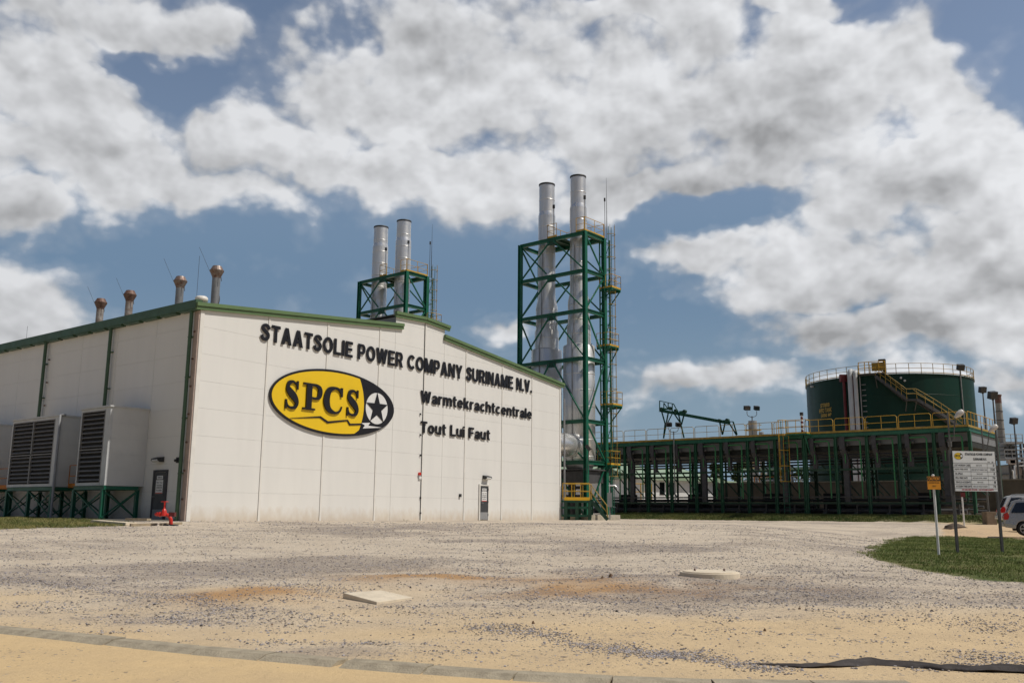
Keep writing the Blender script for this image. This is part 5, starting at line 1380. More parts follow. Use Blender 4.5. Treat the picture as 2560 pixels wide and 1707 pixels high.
# caged ladder
def caged_ladder():
    tt = tM(1976); o = Q_(tt, -.9, 0)
    t = thing('caged_ladder', 'yellow caged ladder on green posts in front of the radiator banks', 'ladder', o)
    zt = zdeck
    def P(a, b, z): return Q_(tt + a, -.55 + b, z)
    m = MB()
    for a in (-.23, .23): m.tube([P(a, 0, -.3), P(a, 0, zt + 1.15)], .03, 6)
    z = 0
    while z < zt: m.tube([P(-.23, 0, z), P(.23, 0, z)], .014, 4); z += .3
    m.build('ladder_rails', 'green', t)
    m = MB(); arc = [(.40 * math.cos(k * math.pi / 6), -.72 * math.sin(k * math.pi / 6)) for k in range(7)]
    for z in (2.65, 3.9, 5.15, 6.35, zt + .0, zt + .55, zt + 1.15):
        m.tube([P(a, b, z) for a, b in arc], .03, 6)
    for a, b in arc[::2]: m.tube([P(a, b, 2.65), P(a, b, zt + 1.15)], .02, 5)
    m.build('cage', 'ypaint', t)
    m = MB(); m.box(Q_(tt - 1.1, -.55, zt - .04), rp * 1.0, rq * .45, Z3 * .05); m.bar(Q_(tt - 1.9, -.9, zt - .1), Q_(tt - 1.9, 0, zt - 1.6), .08); m.build('landing', 'green', t)
    m = MB(); railing([Q_(tt - .35, -.95, zt), Q_(tt - 2.05, -.95, zt), Q_(tt - 2.05, -.15, zt)], 1.12, m, r=.026, post=.85, toe=True); m.build('landing_rail', 'ypaint', t); m = MB()
    railing([Q_(tt + .4, -.15, zt), Q_(tt + 1.2, -.15, zt)], 1.12, m, r=.026, post=.5, toe=False); m.build('landing_rail', 'ypaint', t)
    m = MB(); m.tube([Q_(tt - 1.55, -.5, zt), Q_(tt - 1.55, -.5, zt + 1.5)], .1, 10); bc = m.build('striped_beacon_post', 'white', t)
    m = MB()
    for z in (.15, .5, .85, 1.2): m.tube([Q_(tt - 1.55, -.5, zt + z), Q_(tt - 1.55, -.5, zt + z + .17)], .103, 10)
    m.build('red_band', 'dred', bc)
    m = MB(); m.tube([Q_(tt - 1.55, -.5, zt + 1.5), Q_(tt - 1.55, -.5, zt + 1.75)], .15, 10); m.build('beacon_lamp', 'dark', bc)
caged_ladder()
# green crane beam above the far bank
def crane():
    Dp = 2.5
    pr = R0 + rq * Dp
    def C(px, py): return hit(px, py, pr, rq)
    base = C(1660, 1095)
    t = thing('crane_runway', 'green lifting beam sloping over the far radiator bank on splayed legs', 'crane', V((base.x, base.y, ZR + zdeck)))
    def x4(x, y): return C(1520 + x / 4.355, 960 + y / 4.355)
    m = MB(); m.ibeam(x4(562, 285), x4(1330, 425), .3, .28); m.build('main_beam', 'green', t)
    def legs(lst, nm, w_=.1):
        for a, b in lst:
            for off in (0, .0):
                m = MB(); m.bar(x4(*a), x4(*b), w_); m.build(nm, 'green', t)
    zf = 585
    legs([((585, 300), (622, 430)), ((655, 315), (605, 590)), ((700, 290), (800, 440)), ((760, 295), (828, 585)), ((835, 305), (800, 440)), ((622, 430), (605, 590)), ((1218, 420), (1245, 550)), ((1272, 430), (1248, 545)), ((1320, 425), (1400, 555)), ((1362, 408), (1405, 550))], 'leg')
    legs([((562, 180), (562, 290)), ((562, 182), (712, 215)), ((608, 205), (608, 270)), ((655, 205), (655, 265)), ((700, 215), (700, 290)), ((712, 212), (760, 300)), ((608, 205), (650, 265)), ((1320, 408), (1362, 408)), ((700, 320), (650, 420))], 'frame_bar', .07)
    for cx_, cy_ in ((585, 272), (680, 265), (740, 292), (835, 298), (1300, 395), (1215, 400)):
        m = MB(); c_ = x4(cx_, cy_); m.tube([c_ - rq * .15, c_ + rq * .15], .17, 10); m.build('pulley', 'greend', t)
    m = MB(); m.bar(x4(780, 305), x4(840, 300), .2); m.bar(x4(575, 270), x4(690, 270), .14); m.bar(x4(1235, 400), x4(1305, 398), .14); m.build('trolley', 'green', t)
crane()
def mast(px, ybot_z, pairs, Y, lab, heads, name='flood_mast', r=.05, arms=None):
    top = atY(px, heads, Y); b = V((top.x, top.y, ybot_z))
    t = thing(name, lab, 'flood light', b)
    m = MB(); m.tube([b, V((top.x, top.y, top.z))], r, 8); m.build('pole', 'galv', t)
    m = MB()
    for (dx, dz) in pairs:
        m.tube([top - Z3 * .1, top + V((dx * .75, 0, 0)), top + V((dx, 0, .15)), top + V((dx, 0, dz))], .03, 6)
    m.build('arm', 'galv', t)
    for (dx, dz) in pairs:
        c = top + V((dx, -.05, dz + .25)); h = MB(); sg = 1 if dx > 0 else -1
        h.box(c, V((.22, .07 * sg, 0)), V((-.04, .12, .05)), V((0, -.05, .17))); hd = h.build('lamp_head', 'dark', t)
        g = MB(); g.box(c + V((0, -.16, -.05)), V((.18, .055 * sg, 0)), V((0, .012, 0)), V((0, -.03, .12))); g.build('lamp_glass', 'glassd', hd)
    return t
pm = hit(1880, 1050, R0 + rq * 2, rq)
mast(1880, ZR + zdeck, [(-.42, .45), (.42, .45)], pm.y, 'twin flood lights on a mast above the far radiator bank, right of the crane', 1040)
pm2 = hit(1683, 1075, R0 - rq * .3, rq)
mast(1684, ZR + 1, [(-.42, .35), (.42, .35)], pm2.y, 'twin flood lights on a pole in front of the crane legs', 1078)

# ------------------------------------------------------------------ storage tank
def tank():
    dd = ray(2237, 1290); Yc = 106.0; c = V((dd.x / dd.y * Yc, Yc, ZR - .6)); 
    el_ = ray(2022, 1100); er_ = ray(2447, 1100)
    aL, aR = math.atan2(el_.x, el_.y), math.atan2(er_.x, er_.y); am = (aL + aR) / 2; dist = Yc / math.cos(am)
    c = V((math.sin(am) * dist, math.cos(am) * dist, ZR - .6)); Rt = dist * math.sin((aR - aL) / 2)
    toC = (V((0, 0, 0)) - V((c.x, c.y, 0))).normalized()
    front = V((c.x, c.y, 0)) + toC * Rt
    zt = (zat(2260, 934, front) + zat(2022, 966, V((c.x, c.y, 0)) - V((toC.y, -toC.x, 0)) * -Rt)) / 2
    zt = zat(2260, 935, front)
    print('tank', c, Rt, zt)
    h = zt - c.z
    t = thing('storage_tank', 'huge dark green cylindrical tank with zigzag stair and yellow top railing', 'tank', c, None)
    m = MB(); m.lathe([(Rt, 0), (Rt, h)], 128, c); m.lathe([(Rt, h), (0, h + .8)], 64, c)
    m.build('shell', 'tank', t)
    m = MB()
    for k in range(1, 7): z = h * k / 7; m.lathe([(Rt, z + .02), (Rt + .012, z + .02), (Rt + .012, z - .02), (Rt, z - .02)], 128, c)
    m.lathe([(Rt, h), (Rt + .1, h), (Rt + .1, h - .1), (Rt, h - .1)], 128, c); m.build('weld_band', 'tank', t)
    base_ang = math.atan2(toC.y, toC.x)
    def A_(px, r=0.0):   # angle on the shell seen at image column px
        d = ray(px, 1100); d.z = 0; d.normalize(); oc = V((c.x, c.y, 0)); b = oc.dot(d); q = oc.length_squared - (Rt + r) ** 2
        disc = max(0, b * b - q); s_ = b - math.sqrt(disc); p = d * s_ - oc; return math.atan2(p.y, p.x)
    def P(a, z, r=0.0): return V((c.x + math.cos(a) * (Rt + r), c.y + math.sin(a) * (Rt + r), z))
    # top railing
    m = MB(); n = 44
    for k in range(n):
        a = 2 * math.pi * k / n; m.tube([P(a, zt, .05), P(a, zt + 1.1, .05)], .035, 6)
    for z in (.58, 1.1): m.tube([P(2 * math.pi * k / 96, zt + z, .05) for k in range(97)], .028, 6)
    m.tube([P(2 * math.pi * k / 96, zt + .1, .05) for k in range(97)], .05, 4)
    m.build('top_railing', 'ypaintd', t)
    # stair
    def zz(px, py, r=0.5): a = A_(px, r); return a, zat(px, py, P(a, 0, r))
    pts = [zz(2235, 933), zz(2290, 985), (zz(2270, 992)), zz(2300, 994), zz(2385, 1062)]
    run1 = (zz(2200, 940), zz(2272, 998)); run2 = (zz(2296, 998), zz(2400, 1072))
    st = MB()
    def run(r_, n=12, ofs=0):
        (a0, z0), (a1, z1) = r_; out = []
        for k in range(n + 1):
            f = k / n; out.append((a0 + (a1 - a0) * f, z0 + (z1 - z0) * f))
        return out
    for r_ in (run1, run2):
        o_ = run(r_)
        for rr in (.08, .95):
            for (a, z), (a2, z2) in zip(o_, o_[1:]): st.bar(P(a, z - .05, rr), P(a2, z2 - .05, rr), .05, .32)
        k_ = run(r_, 26)
        for a, z in k_:
            p = P(a, z, .5); rad = V((math.cos(a), math.sin(a), 0)); st.box(p, rad * .42, V((-rad.y, rad.x, 0)) * .13, Z3 * .02)
    (a0, z0), (a1, z1) = run1[1], run2[0]; p0, p1 = P(a0, z0, .5), P(a1, z0, .5)
    rad = V((math.cos(a0), math.sin(a0), 0)); tan = (p1 - p0).normalized()
    st.box((p0 + p1) / 2 - Z3 * .1, tan * ((p1 - p0).length / 2 + .1), rad * .45, Z3 * .08)
    for a, z in (run1[0], run1[1], run2[0]): st.bar(P(a, z - .1, .9), P(a, z - 1.2, .0), .08)
    so_ = st.build('stairway', 'charcoal', t)
    m = MB()
    for r_ in (run1, run2):
        o_ = run(r_, 6)
        for hh in (.55, 1.05): m.tube([P(a, z + hh, .98) for a, z in o_], .035, 6)
        for a, z in o_: m.tube([P(a, z, .98), P(a, z + 1.05, .98)], .03, 6)
        m.tube([P(a, z + 1.05, .06) for a, z in o_], .03, 6)
    for hh in (.55, 1.05): m.tube([P(a0, z0 + hh, .98), P(a1, z0 + hh, .98)], .035, 6)
    m.build('stair_rail', 'ypaintd', so_)
    # gauge platform at the top
    a0, a1 = A_(2164), A_(2200 + 22); m = MB()
    f_ = [(A_(px)) for px in (2164, 2178, 2188, 2210, 2225)]
    for a in f_: m.tube([P(a, zt, .9), P(a, zt + 1.3, .9)], .05, 6)
    for z in (0.05, .65, 1.3): m.tube([P(a, zt + z, .9) for a in f_], .04, 6)
    m.build('platform_rail', 'ypaint', t)
    m = MB(); am_ = A_(2208); rad = V((math.cos(am_), math.sin(am_), 0)); tn = V((-rad.y, rad.x, 0))
    m.box(P(A_(2192), zt - .02, .5), rad * .5, tn * 1.4, Z3 * .05); m.build('platform_plate', 'charcoal', t)
    m = MB(); m.box(P(am_, zt + .75, .75), rad * .03, tn * .62, Z3 * .45); m.build('platform_sign_plate', 'ypaintd', t)
    m = MB(); m.tube([P(A_(2224), zt, .6), P(A_(2224), zt + 1.5, .6)], .16, 10); m.box(P(A_(2218), zt + 1.45, .6), tn * .35, rad * .1, Z3 * .1); m.build('gauge_column', 'dark', t)
    # vertical pipes
    for px, r, mt_, nm, tp in ((2134, .27, 'lgrey', 'silver_pipe', 926), (2147.5, .22, 'lgrey', 'silver_pipe', 928), (2117, .17, 'dred', 'red_pipe', 940), (2140.5, .08, 'dred', 'red_pipe', 940), (2158, .06, 'grey', 'thin_pipe', 940)):
        a = A_(px, .5); z1 = zat(px, tp, P(a, 0, .5)); m = MB()
        m.tube([P(a, c.z, .5), P(a, z1 - .3, .5), P(a, z1 - .08, .38), P(a, z1, .1), P(a, z1 - .1, -.35), P(a, z1 - .5, -.5)] if r > .2 else [P(a, c.z, .4), P(a, z1, .4)], r, 12)
        m.build(nm, mt_, t)
    a = A_(2115, .5); m = MB(); m.box(P(a, zat(2116, 945, P(a, 0, .5)), .35), V((.38, 0, 0)), V((0, .2, 0)), Z3 * .4); m.build('foam_box', 'dred', t)
    m = MB(); a = A_(2168); tn = V((-math.sin(a), math.cos(a), 0))
    z = 3.5
    while z < h - .5: m.box(P(a, c.z + z, .06), tn * .22, V((math.cos(a), math.sin(a), 0)) * .02, Z3 * .045); z += .58 if True else 0
    m.build('level_mark', 'grey', t)
    m = MB()
    for px, py in ((2040, 966), (2262, 945), (2271, 952)): a = A_(px); m.tube([P(a, zat(px, py, P(a, 0)), 0), P(a, zat(px, py, P(a, 0)), .3)], .12, 8)
    m.build('nozzle', 'lgrey', t)
    # yellow lettering curved on the shell
    m = MB()
    for txt, xl, xr, yt, yb in (('ST003', 2056, 2079, 1007.5, 1017.5), ('HFO TANK', 2052.5, 2084.5, 1019.5, 1031), ('5000 M³', 2056, 2082.5, 1033, 1042)):
        vs, fs = text2d(txt, .05)
        if len(vs) == 0: continue
        x0 = min(v[0] for v in vs); x1 = max(v[0] for v in vs); y0 = min(v[1] for v in vs); y1 = max(v[1] for v in vs)
        z1 = zat((xl + xr) / 2, yt, P(A_((xl + xr) / 2), 0)); z0 = zat((xl + xr) / 2, yb, P(A_((xl + xr) / 2), 0))
        m.add([P(A_(xl + (xr - xl) * (x - x0) / (x1 - x0)), z0 + (z1 - z0) * (y - y0) / (y1 - y0), .03) for x, y in vs], fs)
    m.build('tank_lettering', 'ypaintd', t)
    # lamp on the rim
    a = A_(2413); m = MB(); m.box(P(a, zt + .9, .15), V((.36, 0, 0)), V((0, .2, .1)), V((0, -.1, .28))); m.build('rim_lamp', 'dark', t)
    m = MB(); m.tube([P(A_(2416, .1), c.z, .1), P(A_(2414, .1), zt + .8, .1)], .07, 6); m.build('lamp_conduit', 'grey', t)
tank()

# ------------------------------------------------------------------ bund wall, buildings and plant behind
def wallseg(px0, y0, Y0, px1, y1, Y1, name, mt, label, cat):
    a = atY(px0, y0, Y0); b = atY(px1, y1, Y1); z = (a.z + b.z) / 2; z = 3.45
    a.z = b.z = 0
    m = MB(); m.bar(a + Z3 * (z / 2 - .2), b + Z3 * (z / 2 - .2), .3, z + .4)
    t = thing(name, label, cat, (a + b) / 2); m.build('wall_face', mt, t)
    c = MB(); c.bar(a + Z3 * (z + .06), b + Z3 * (z + .06), .42, .1); c.build('coping', 'bundcap', t)
    n = int((b - a).length / 3.2); d = (b - a).normalized(); pn = V((d.y, -d.x, 0)); j = MB()
    if pn.y > 0: pn = -pn
    for k in range(1, n): j.box(a + d * (k * 3.2) + pn * .16 + Z3 * (z / 2), d * .05, pn * .02, Z3 * (z / 2 - .05))
    j.build('pilaster', mt, t)
wallseg(1783, 1212, 94, 2780, 1200, 73.5, 'bund_wall', 'bund', 'long dark brown concrete wall running behind the radiator banks to the right edge', 'wall')
def far_hall(pa, pb, Ya, Yb, yt0, yt1, depth, roofh, label, wins, name='store_building'):
    a = atY(pa, 1290, Ya); b = atY(pb, 1290, Yb); a.z = b.z = ZR - .3
    X = (b - a); ln = X.length; X.normalize(); Yd = V((-X.y, X.x, 0))
    if Yd.y < 0: Yd = -Yd
    z0 = zat(pa, yt0, a); z1 = zat(pb, yt1, b); z = (z0 + z1) / 2
    t = thing(name, label, 'building', a, 'low buildings behind the radiator banks')
    P = lambda x, y, zz: a + X * x + Yd * y + Z3 * (zz - a.z)
    m = MB(); m.add([P(0, 0, a.z), P(ln, 0, a.z), P(ln, 0, z), P(0, 0, z), P(0, depth, a.z), P(ln, depth, a.z), P(ln, depth, z), P(0, depth, z)], [(0, 1, 2, 3), (4, 7, 6, 5), (0, 3, 7, 4), (1, 5, 6, 2)]); m.build('wall', 'white', t)
    m = MB(); o = .6; rr = z + roofh
    m.add([P(-o, -o, z), P(ln + o, -o, z), P(ln + o, depth / 2, rr), P(-o, depth / 2, rr), P(-o, depth + o, z), P(ln + o, depth + o, z)], [(0, 1, 2, 3), (3, 2, 5, 4), (0, 3, 4), (1, 5, 2)])
    m.bar(P(-o, -o, z), P(ln + o, -o, z), .1, .35); m.build('roof', 'proof', t)
    for f, zz0, zz1 in wins:
        m = MB(); x = ln * f; m.box(P(x, -.03, (zz0 + zz1) / 2), X * .35, Yd * .03, Z3 * (zz1 - zz0) / 2); m.build('window', 'glassd', t)
far_hall(1606, 1800, 106, 112, 1196, 1200, 14, 1.6, 'white low building with dark narrow windows and pale green roof seen through the rack legs', ((.25, 2.6, 4.0), (.37, 2.6, 4.0), (.72, 2.6, 4.0)))
far_hall(1400, 1600, 118, 118, 1186, 1186, 16, 2.6, 'grey-green roofed building behind the foot of the tall tower', ())
far_hall(1745, 1842, 128, 136, 1202, 1206, 12, 1.0, 'white small building with green roof above the dark wall', ())
# yellow-railed skid behind the far bank
def far_rail():
    o = atY(1575, 1255, 100)
    t = thing('yellow_walkway', 'yellow railed walkway half hidden behind the radiator legs', 'walkway', V((o.x, o.y, ZR)))
    a, b = V((o.x, o.y, 3.4)), V((o.x + 1.6, o.y, 3.4)); b = a + V((1.4, 0, 0)) * 1.6
    m = MB(); railing([a + V((0, 0, -1.6)), b + V((.1, 0, -1.6))], 1.8, m, r=.05, post=.6); m.build('railing', 'ypaint', t)
    m = MB(); m.box((a + b) / 2 + V((0, .6, -1.9)), V((1.3, 0, 0)), V((0, .7, 0)), Z3 * .12)
    for x in (-1, 1): m.bar((a + b) / 2 + V((x, .2, -1.9)), V(((a + b).x / 2 + x, o.y + .2, ZR - .2)), .15)
    m.build('deck', 'green', t)
far_rail()
# dark equipment hut and pipe racks between the legs far behind
def pipe_rack():
    a = atY(1850, 1230, 118); b = atY(2030, 1230, 110)
    t = thing('pipe_bridge', 'silver pipes on a low bridge above the dark wall behind the ladder', 'pipe rack', V((a.x, a.y, 0)))
    for z, r, mt_ in ((5.1, .16, 'lgrey'), (4.6, .1, 'lgrey'), (5.9, .22, 'proof'), (3.9, .1, 'lgrey')):
        m = MB(); m.tube([V((a.x, a.y, z)), V((b.x, b.y, z))], r, 8); m.build('pipe', mt_, t)
    for f in (0, .25, .5, .75, 1):
        p = a.lerp(b, f); m = MB(); m.ibeam(V((p.x, p.y, 0)), V((p.x, p.y, 6.4)), .25, .25); m.build('post', 'grey', t)
    p = a.lerp(b, .42); m = MB()
    railing([V((p.x - 2, p.y - 1, 3.2)), V((p.x + 1.2, p.y - 1, 3.2))], 1.8, m, r=.07, post=.7); m.build('orange_frame', 'orail', t)
    p = a.lerp(b, .62); m = MB(); m.tube([V((p.x, p.y + 2, 0)), V((p.x, p.y + 2, 7.6))], 1.3, 20); m.build('green_vessel', 'tank', t)
pipe_rack()
# refinery columns on the horizon
def refinery_column(px, Y, ytop, r, lab, red=False):
    p = atY(px, 1200, Y); b = V((p.x, p.y, 0)); zt = zat(px, ytop, b)
    t = thing('process_column', lab, 'process column', b, 'slim process columns on the skyline')
    m = MB(); m.tube([b, b + Z3 * zt], r, 12); m.build('column_shell', 'grey', t)
    m = MB()
    for k in range(3):
        z = zt * (.5 + .2 * k); m.tube([b + Z3 * z, b + Z3 * (z + .1)], r + .9, 12); m.tube([b + V(((r + .9) * math.cos(q * .628), (r + .9) * math.sin(q * .628), z + 1.1)) for q in range(11)], .04, 4)
    m.build('service_ring', 'ypaintd', t)
refinery_column(1887, 190, 1052, .9, 'slim distant process column with rings above the right end of the far bank')
refinery_column(1908, 215, 1080, .6, 'thinner distant process column just right of the ringed one, behind the railing')
refinery_column(1951, 200, 1128, .8, 'distant process column seen between the rack legs left of the ladder')
def refinery():
    c = atY(2523, 1200, 150); b = V((c.x, c.y, 0))
    t = thing('refinery_furnace', 'grey refinery furnace with tall ringed chimney and walkways at the right edge', 'furnace', b)
    def X(px): return (atY(px, 1200, 150)).x
    def Z(py, px=2523): return zat(px, py, b)
    r = (X(2518) - X(2503)) / 2
    cx_ = X(2513)
    m = MB(); m.tube([V((cx_, b.y, Z(1106))), V((cx_, b.y, Z(1008)))], [r * 1.22, r], 24); m.build('chimney', 'chim', t)
    m = MB(); m.tube([V((cx_, b.y, Z(1008))), V((cx_, b.y, Z(990)))], r * 1.02, 24); m.tube([V((cx_, b.y, Z(990))), V((cx_, b.y, Z(986.5)))], r * 1.18, 24); m.build('chimney_top', 'chimr', t)
    m = MB()
    for y in (1028, 1050, 1072, 1092): m.tube([V((cx_, b.y, Z(y))), V((cx_, b.y, Z(y + 1.2)))], r * 1.22, 24)
    m.build('stiffening_ring', 'dark', t)
    def block(x0, x1, y0, y1, mt_, nm, d=2.5):
        m = MB(); m.abox(X(x0), X(x1), b.y - d, b.y + d, Z(y1), Z(y0)); return m.build(nm, mt_, t)
    block(2502, 2530, 1111, 1150, 'plenum', 'convection_box', 1.8); block(2508, 2526, 1107, 1112, 'grey', 'stack_base', 1.2)
    block(2506, 2545, 1164, 1290, 'chim', 'firebox', 3)
    m = MB()
    for y in (1118, 1127, 1138, 1148, 1186, 1163): m.abox(X(2500), X(2532), b.y - 3.2, b.y + 2, Z(y + 1.3), Z(y))
    for x in (2500, 2508, 2532, 2540, 2546): m.abox(X(x) - .12, X(x) + .12, b.y - 3.3, b.y - 3.05, 0, Z(1112))
    m.build('steel_frame', 'charcoal', t)
    m = MB()
    for x0, x1, y in ((2492, 2535, 1110), (2488, 2542, 1148), (2530, 2560, 1174)):
        railing([V((X(x0), b.y - 3.6, Z(y))), V((X(x1), b.y - 3.6, Z(y)))], 1.3, m, r=.06, post=1.0); m.abox(X(x0), X(x1), b.y - 3.7, b.y - 2, Z(y) - .2, Z(y))
    m.build('walkway', 'grey', t)
    rnd = random.Random(4); m = MB()
    for k in range(26):
        x = X(rnd.uniform(2490, 2585)); z0 = rnd.uniform(0, Z(1180)); z1 = z0 + rnd.uniform(2, 5); yy = b.y - rnd.uniform(3.4, 6); m.tube([V((x, yy, z0)), V((x, yy, z1)), V((x + rnd.uniform(-2, 2), yy, z1))], rnd.uniform(.08, .22), 6)
    m.build('pipework', 'lgrey', t)
    for k in range(9):
        m = MB(); x = X(rnd.uniform(2498, 2585)); z = rnd.uniform(4, Z(1150)); m.box(V((x, b.y - 3.9, z)), V((.5, 0, 0)), Y3 * .4, Z3 * rnd.uniform(.3, .7)); m.build('equipment_box', 'rustp', t)
    m = MB()
    for x, y in ((2548, 1157), (2575, 1150)): m.abox(X(x), X(x + 20), b.y - 2, b.y + 2, Z(y + 5), Z(y)); 
    for x in (2549, 2560, 2571, 2590): m.abox(X(x) - .15, X(x) + .15, b.y - 2, b.y - 1.6, 0, Z(1150))
    m.build('pipe_trestle', 'rust', t)
refinery()

# trees and bushes beyond the wall
def tree(px, Y, ytop, wpx, label, seed, palm=False):
    rnd = random.Random(seed); p = atY(px, 1250, Y); b = V((p.x, p.y, 0)); zt = zat(px, ytop, b); wd2 = wpx / FPX * Y / 2
    t = thing('distant_tree', label, 'tree', b, 'trees far behind the dark wall')
    m = MB(); tr = [b, b + V((.1, 0, zt * .35)), b + V((.3, .1, zt * .75))]; m.tube(tr, [.3, .22, .08], 8)
    for k in range(6):
        a = rnd.uniform(0, 6.28); m.tube([b + V((.1, 0, zt * rnd.uniform(.35, .6))), b + V((math.cos(a) * wd2 * .6, math.sin(a) * wd2 * .6, zt * rnd.uniform(.7, .9)))], [.1, .03], 6)
    m.build('trunk', 'wood', t)
    vs, fs, ts = [], [], []
    cl = [(b + V((rnd.uniform(-.7, .7) * wd2, rnd.uniform(-.7, .7) * wd2, zt * rnd.uniform(.5, .92))), rnd.uniform(.25, .5) * wd2) for _ in range(11)]
    for c_, r_ in cl:
        for _ in range(150):
            d = V((rnd.gauss(0, 1), rnd.gauss(0, 1), rnd.gauss(0, .8))).normalized() * r_ * rnd.uniform(.55, 1.05); q = c_ + d; s_ = rnd.uniform(.10, .24)
            e1 = V((rnd.gauss(0, 1), rnd.gauss(0, 1), rnd.gauss(0, 1))).normalized() * s_; e2 = V((rnd.gauss(0, 1), rnd.gauss(0, 1), rnd.gauss(0, 1))).normalized() * s_
            o = len(vs); vs += [q - e1, q + e2, q + e1, q - e2]; fs.append((o, o + 1, o + 2, o + 3)); g_ = rnd.uniform(.6, 1.4)
            ts.append((.055 * g_, .085 * g_, .025 * g_))
    org = parent_origin(t); o = tinted('crown', 'leaf', [v - org for v in vs], fs, ts, kind=None); o.parent = t
tree(1852, 150, 1148, 46, 'broad tree behind the rack seen just left of the wide grey duct', 1)
tree(1790, 158, 1152, 40, 'small tree seen between two rack legs above the white building', 2)
tree(1700, 165, 1160, 44, 'leafy tree above the pale green roof behind the crane side of the rack', 3)
tree(1910, 160, 1158, 34, 'narrow tree behind the orange frame near the ladder', 4)
tree(2000, 150, 1165, 40, 'bushy tree right of the caged ladder behind the wall', 5)

# ------------------------------------------------------------------ street lights and masts on the right
def cobra(px, ybase, Y, ytop, hx, hy, lab, rp_=.075):
    b0 = atY(px, ybase, Y); b = V((b0.x, b0.y, G(b0.x, b0.y) - .05)); zt = zat(px, ytop, b)
    t = thing('street_lamp', lab, 'street lamp', b, 'grey street lamps by the radiator bank')
    m = MB(); m.tube([b, b + Z3 * (zt * .5), b + Z3 * zt], [rp_, rp_ * .85, rp_ * .55], 10); m.build('pole', 'polegrey', t)
    k = Y / FPX; ax = (hx) * k; za = zt - hy * k
    m = MB(); m.tube([b + Z3 * (zt - 1.9), b + Z3 * (zt - 1.75) + V((.25, 0, .1)), b + V((ax * .6, -.1, zt - hy * k * 1.0 + .0))], .035, 8); m.tube([b + Z3 * (zt - 2.1), b + Z3 * (zt - 1.8)], .12, 8); m.build('arm', 'polegrey', t)
    m = MB(); c0 = b + V((ax * .55, -.1, zt - hy * k - .05)); c1 = b + V((ax * 1.3, -.15, zt - hy * k + .62 * ax * .9)); d = c1 - c0
    m.tube([c0, c0 + d * .15, c0 + d * .45, c0 + d * .8, c0 + d * .97, c1], [.05, .10, .17, .18, .13, .03], 14); m.build('lamp_head', 'lamphead', t)
p1_ = onground(2391, 1320)
cobra(2391, 1320, p1_.y, 1017, 28, 12, 'grey street lamp with raised arm, left one, in front of the tank')
cobra(2474, 1310, 62, 1060, 28, 14, 'grey street lamp on a concrete block, right one, beside the sign board')
m = MB(); c_ = atY(2474, 1300, 62); z_ = G(c_.x, c_.y); m.abox(c_.x - .33, c_.x + .33, c_.y - .33, c_.y + .33, z_ - .1, z_ + .85); tag(m.build('lamp_footing', 'blockc', loc=(c_.x, c_.y, z_), bevel=.02), 'square brown concrete block around the foot of the right street lamp', 'footing')
m = MB(); c_ = atY(2475, 1288, 66); m.abox(c_.x - .75, c_.x + .75, c_.y - .5, c_.y + .5, z_, z_ + .75); tag(m.build('concrete_box', 'conc', loc=(c_.x, c_.y, z_), bevel=.02), 'pale concrete box at the end of the grass bank behind the sign board', 'concrete box')
def slim_mast(px0, px1, y0, y1, Y, lab, r=.09):
    b0 = atY(px0, y0, Y); b = V((b0.x, b0.y, G(b0.x, b0.y))); top = V((b.x, b.y, zat(px1, y1, b)))
    t = thing('flood_mast', lab, 'flood light', b, 'slim dark masts with square lamps at the right')
    m = MB(); m.tube([b, b.lerp(top, .5), top], [r * 1.3, r, r * .6], 8); m.build('pole', 'polegrey', t)
    h = MB(); h.box(top + Z3 * .36, V((.29, .08, .03)), V((-.04, .18, .06)), V((.0, -.08, .25))); h.build('lamp_head', 'dark', t)
    j = MB(); j.tube([top, top + Z3 * .2], .09, 8); j.build('lamp_joint', 'dark', t)
slim_mast(2476, 2462, 1205, 984, 82, 'slim dark mast with square lamp, left of the pair behind the tank')
slim_mast(2505, 2487, 1258, 1000, 66, 'slim dark mast with square lamp, right of the pair nearest the chimney')
slim_mast(2556, 2560, 1290, 1062, 80, 'slim dark mast with square lamp cut by the right edge of the photo')

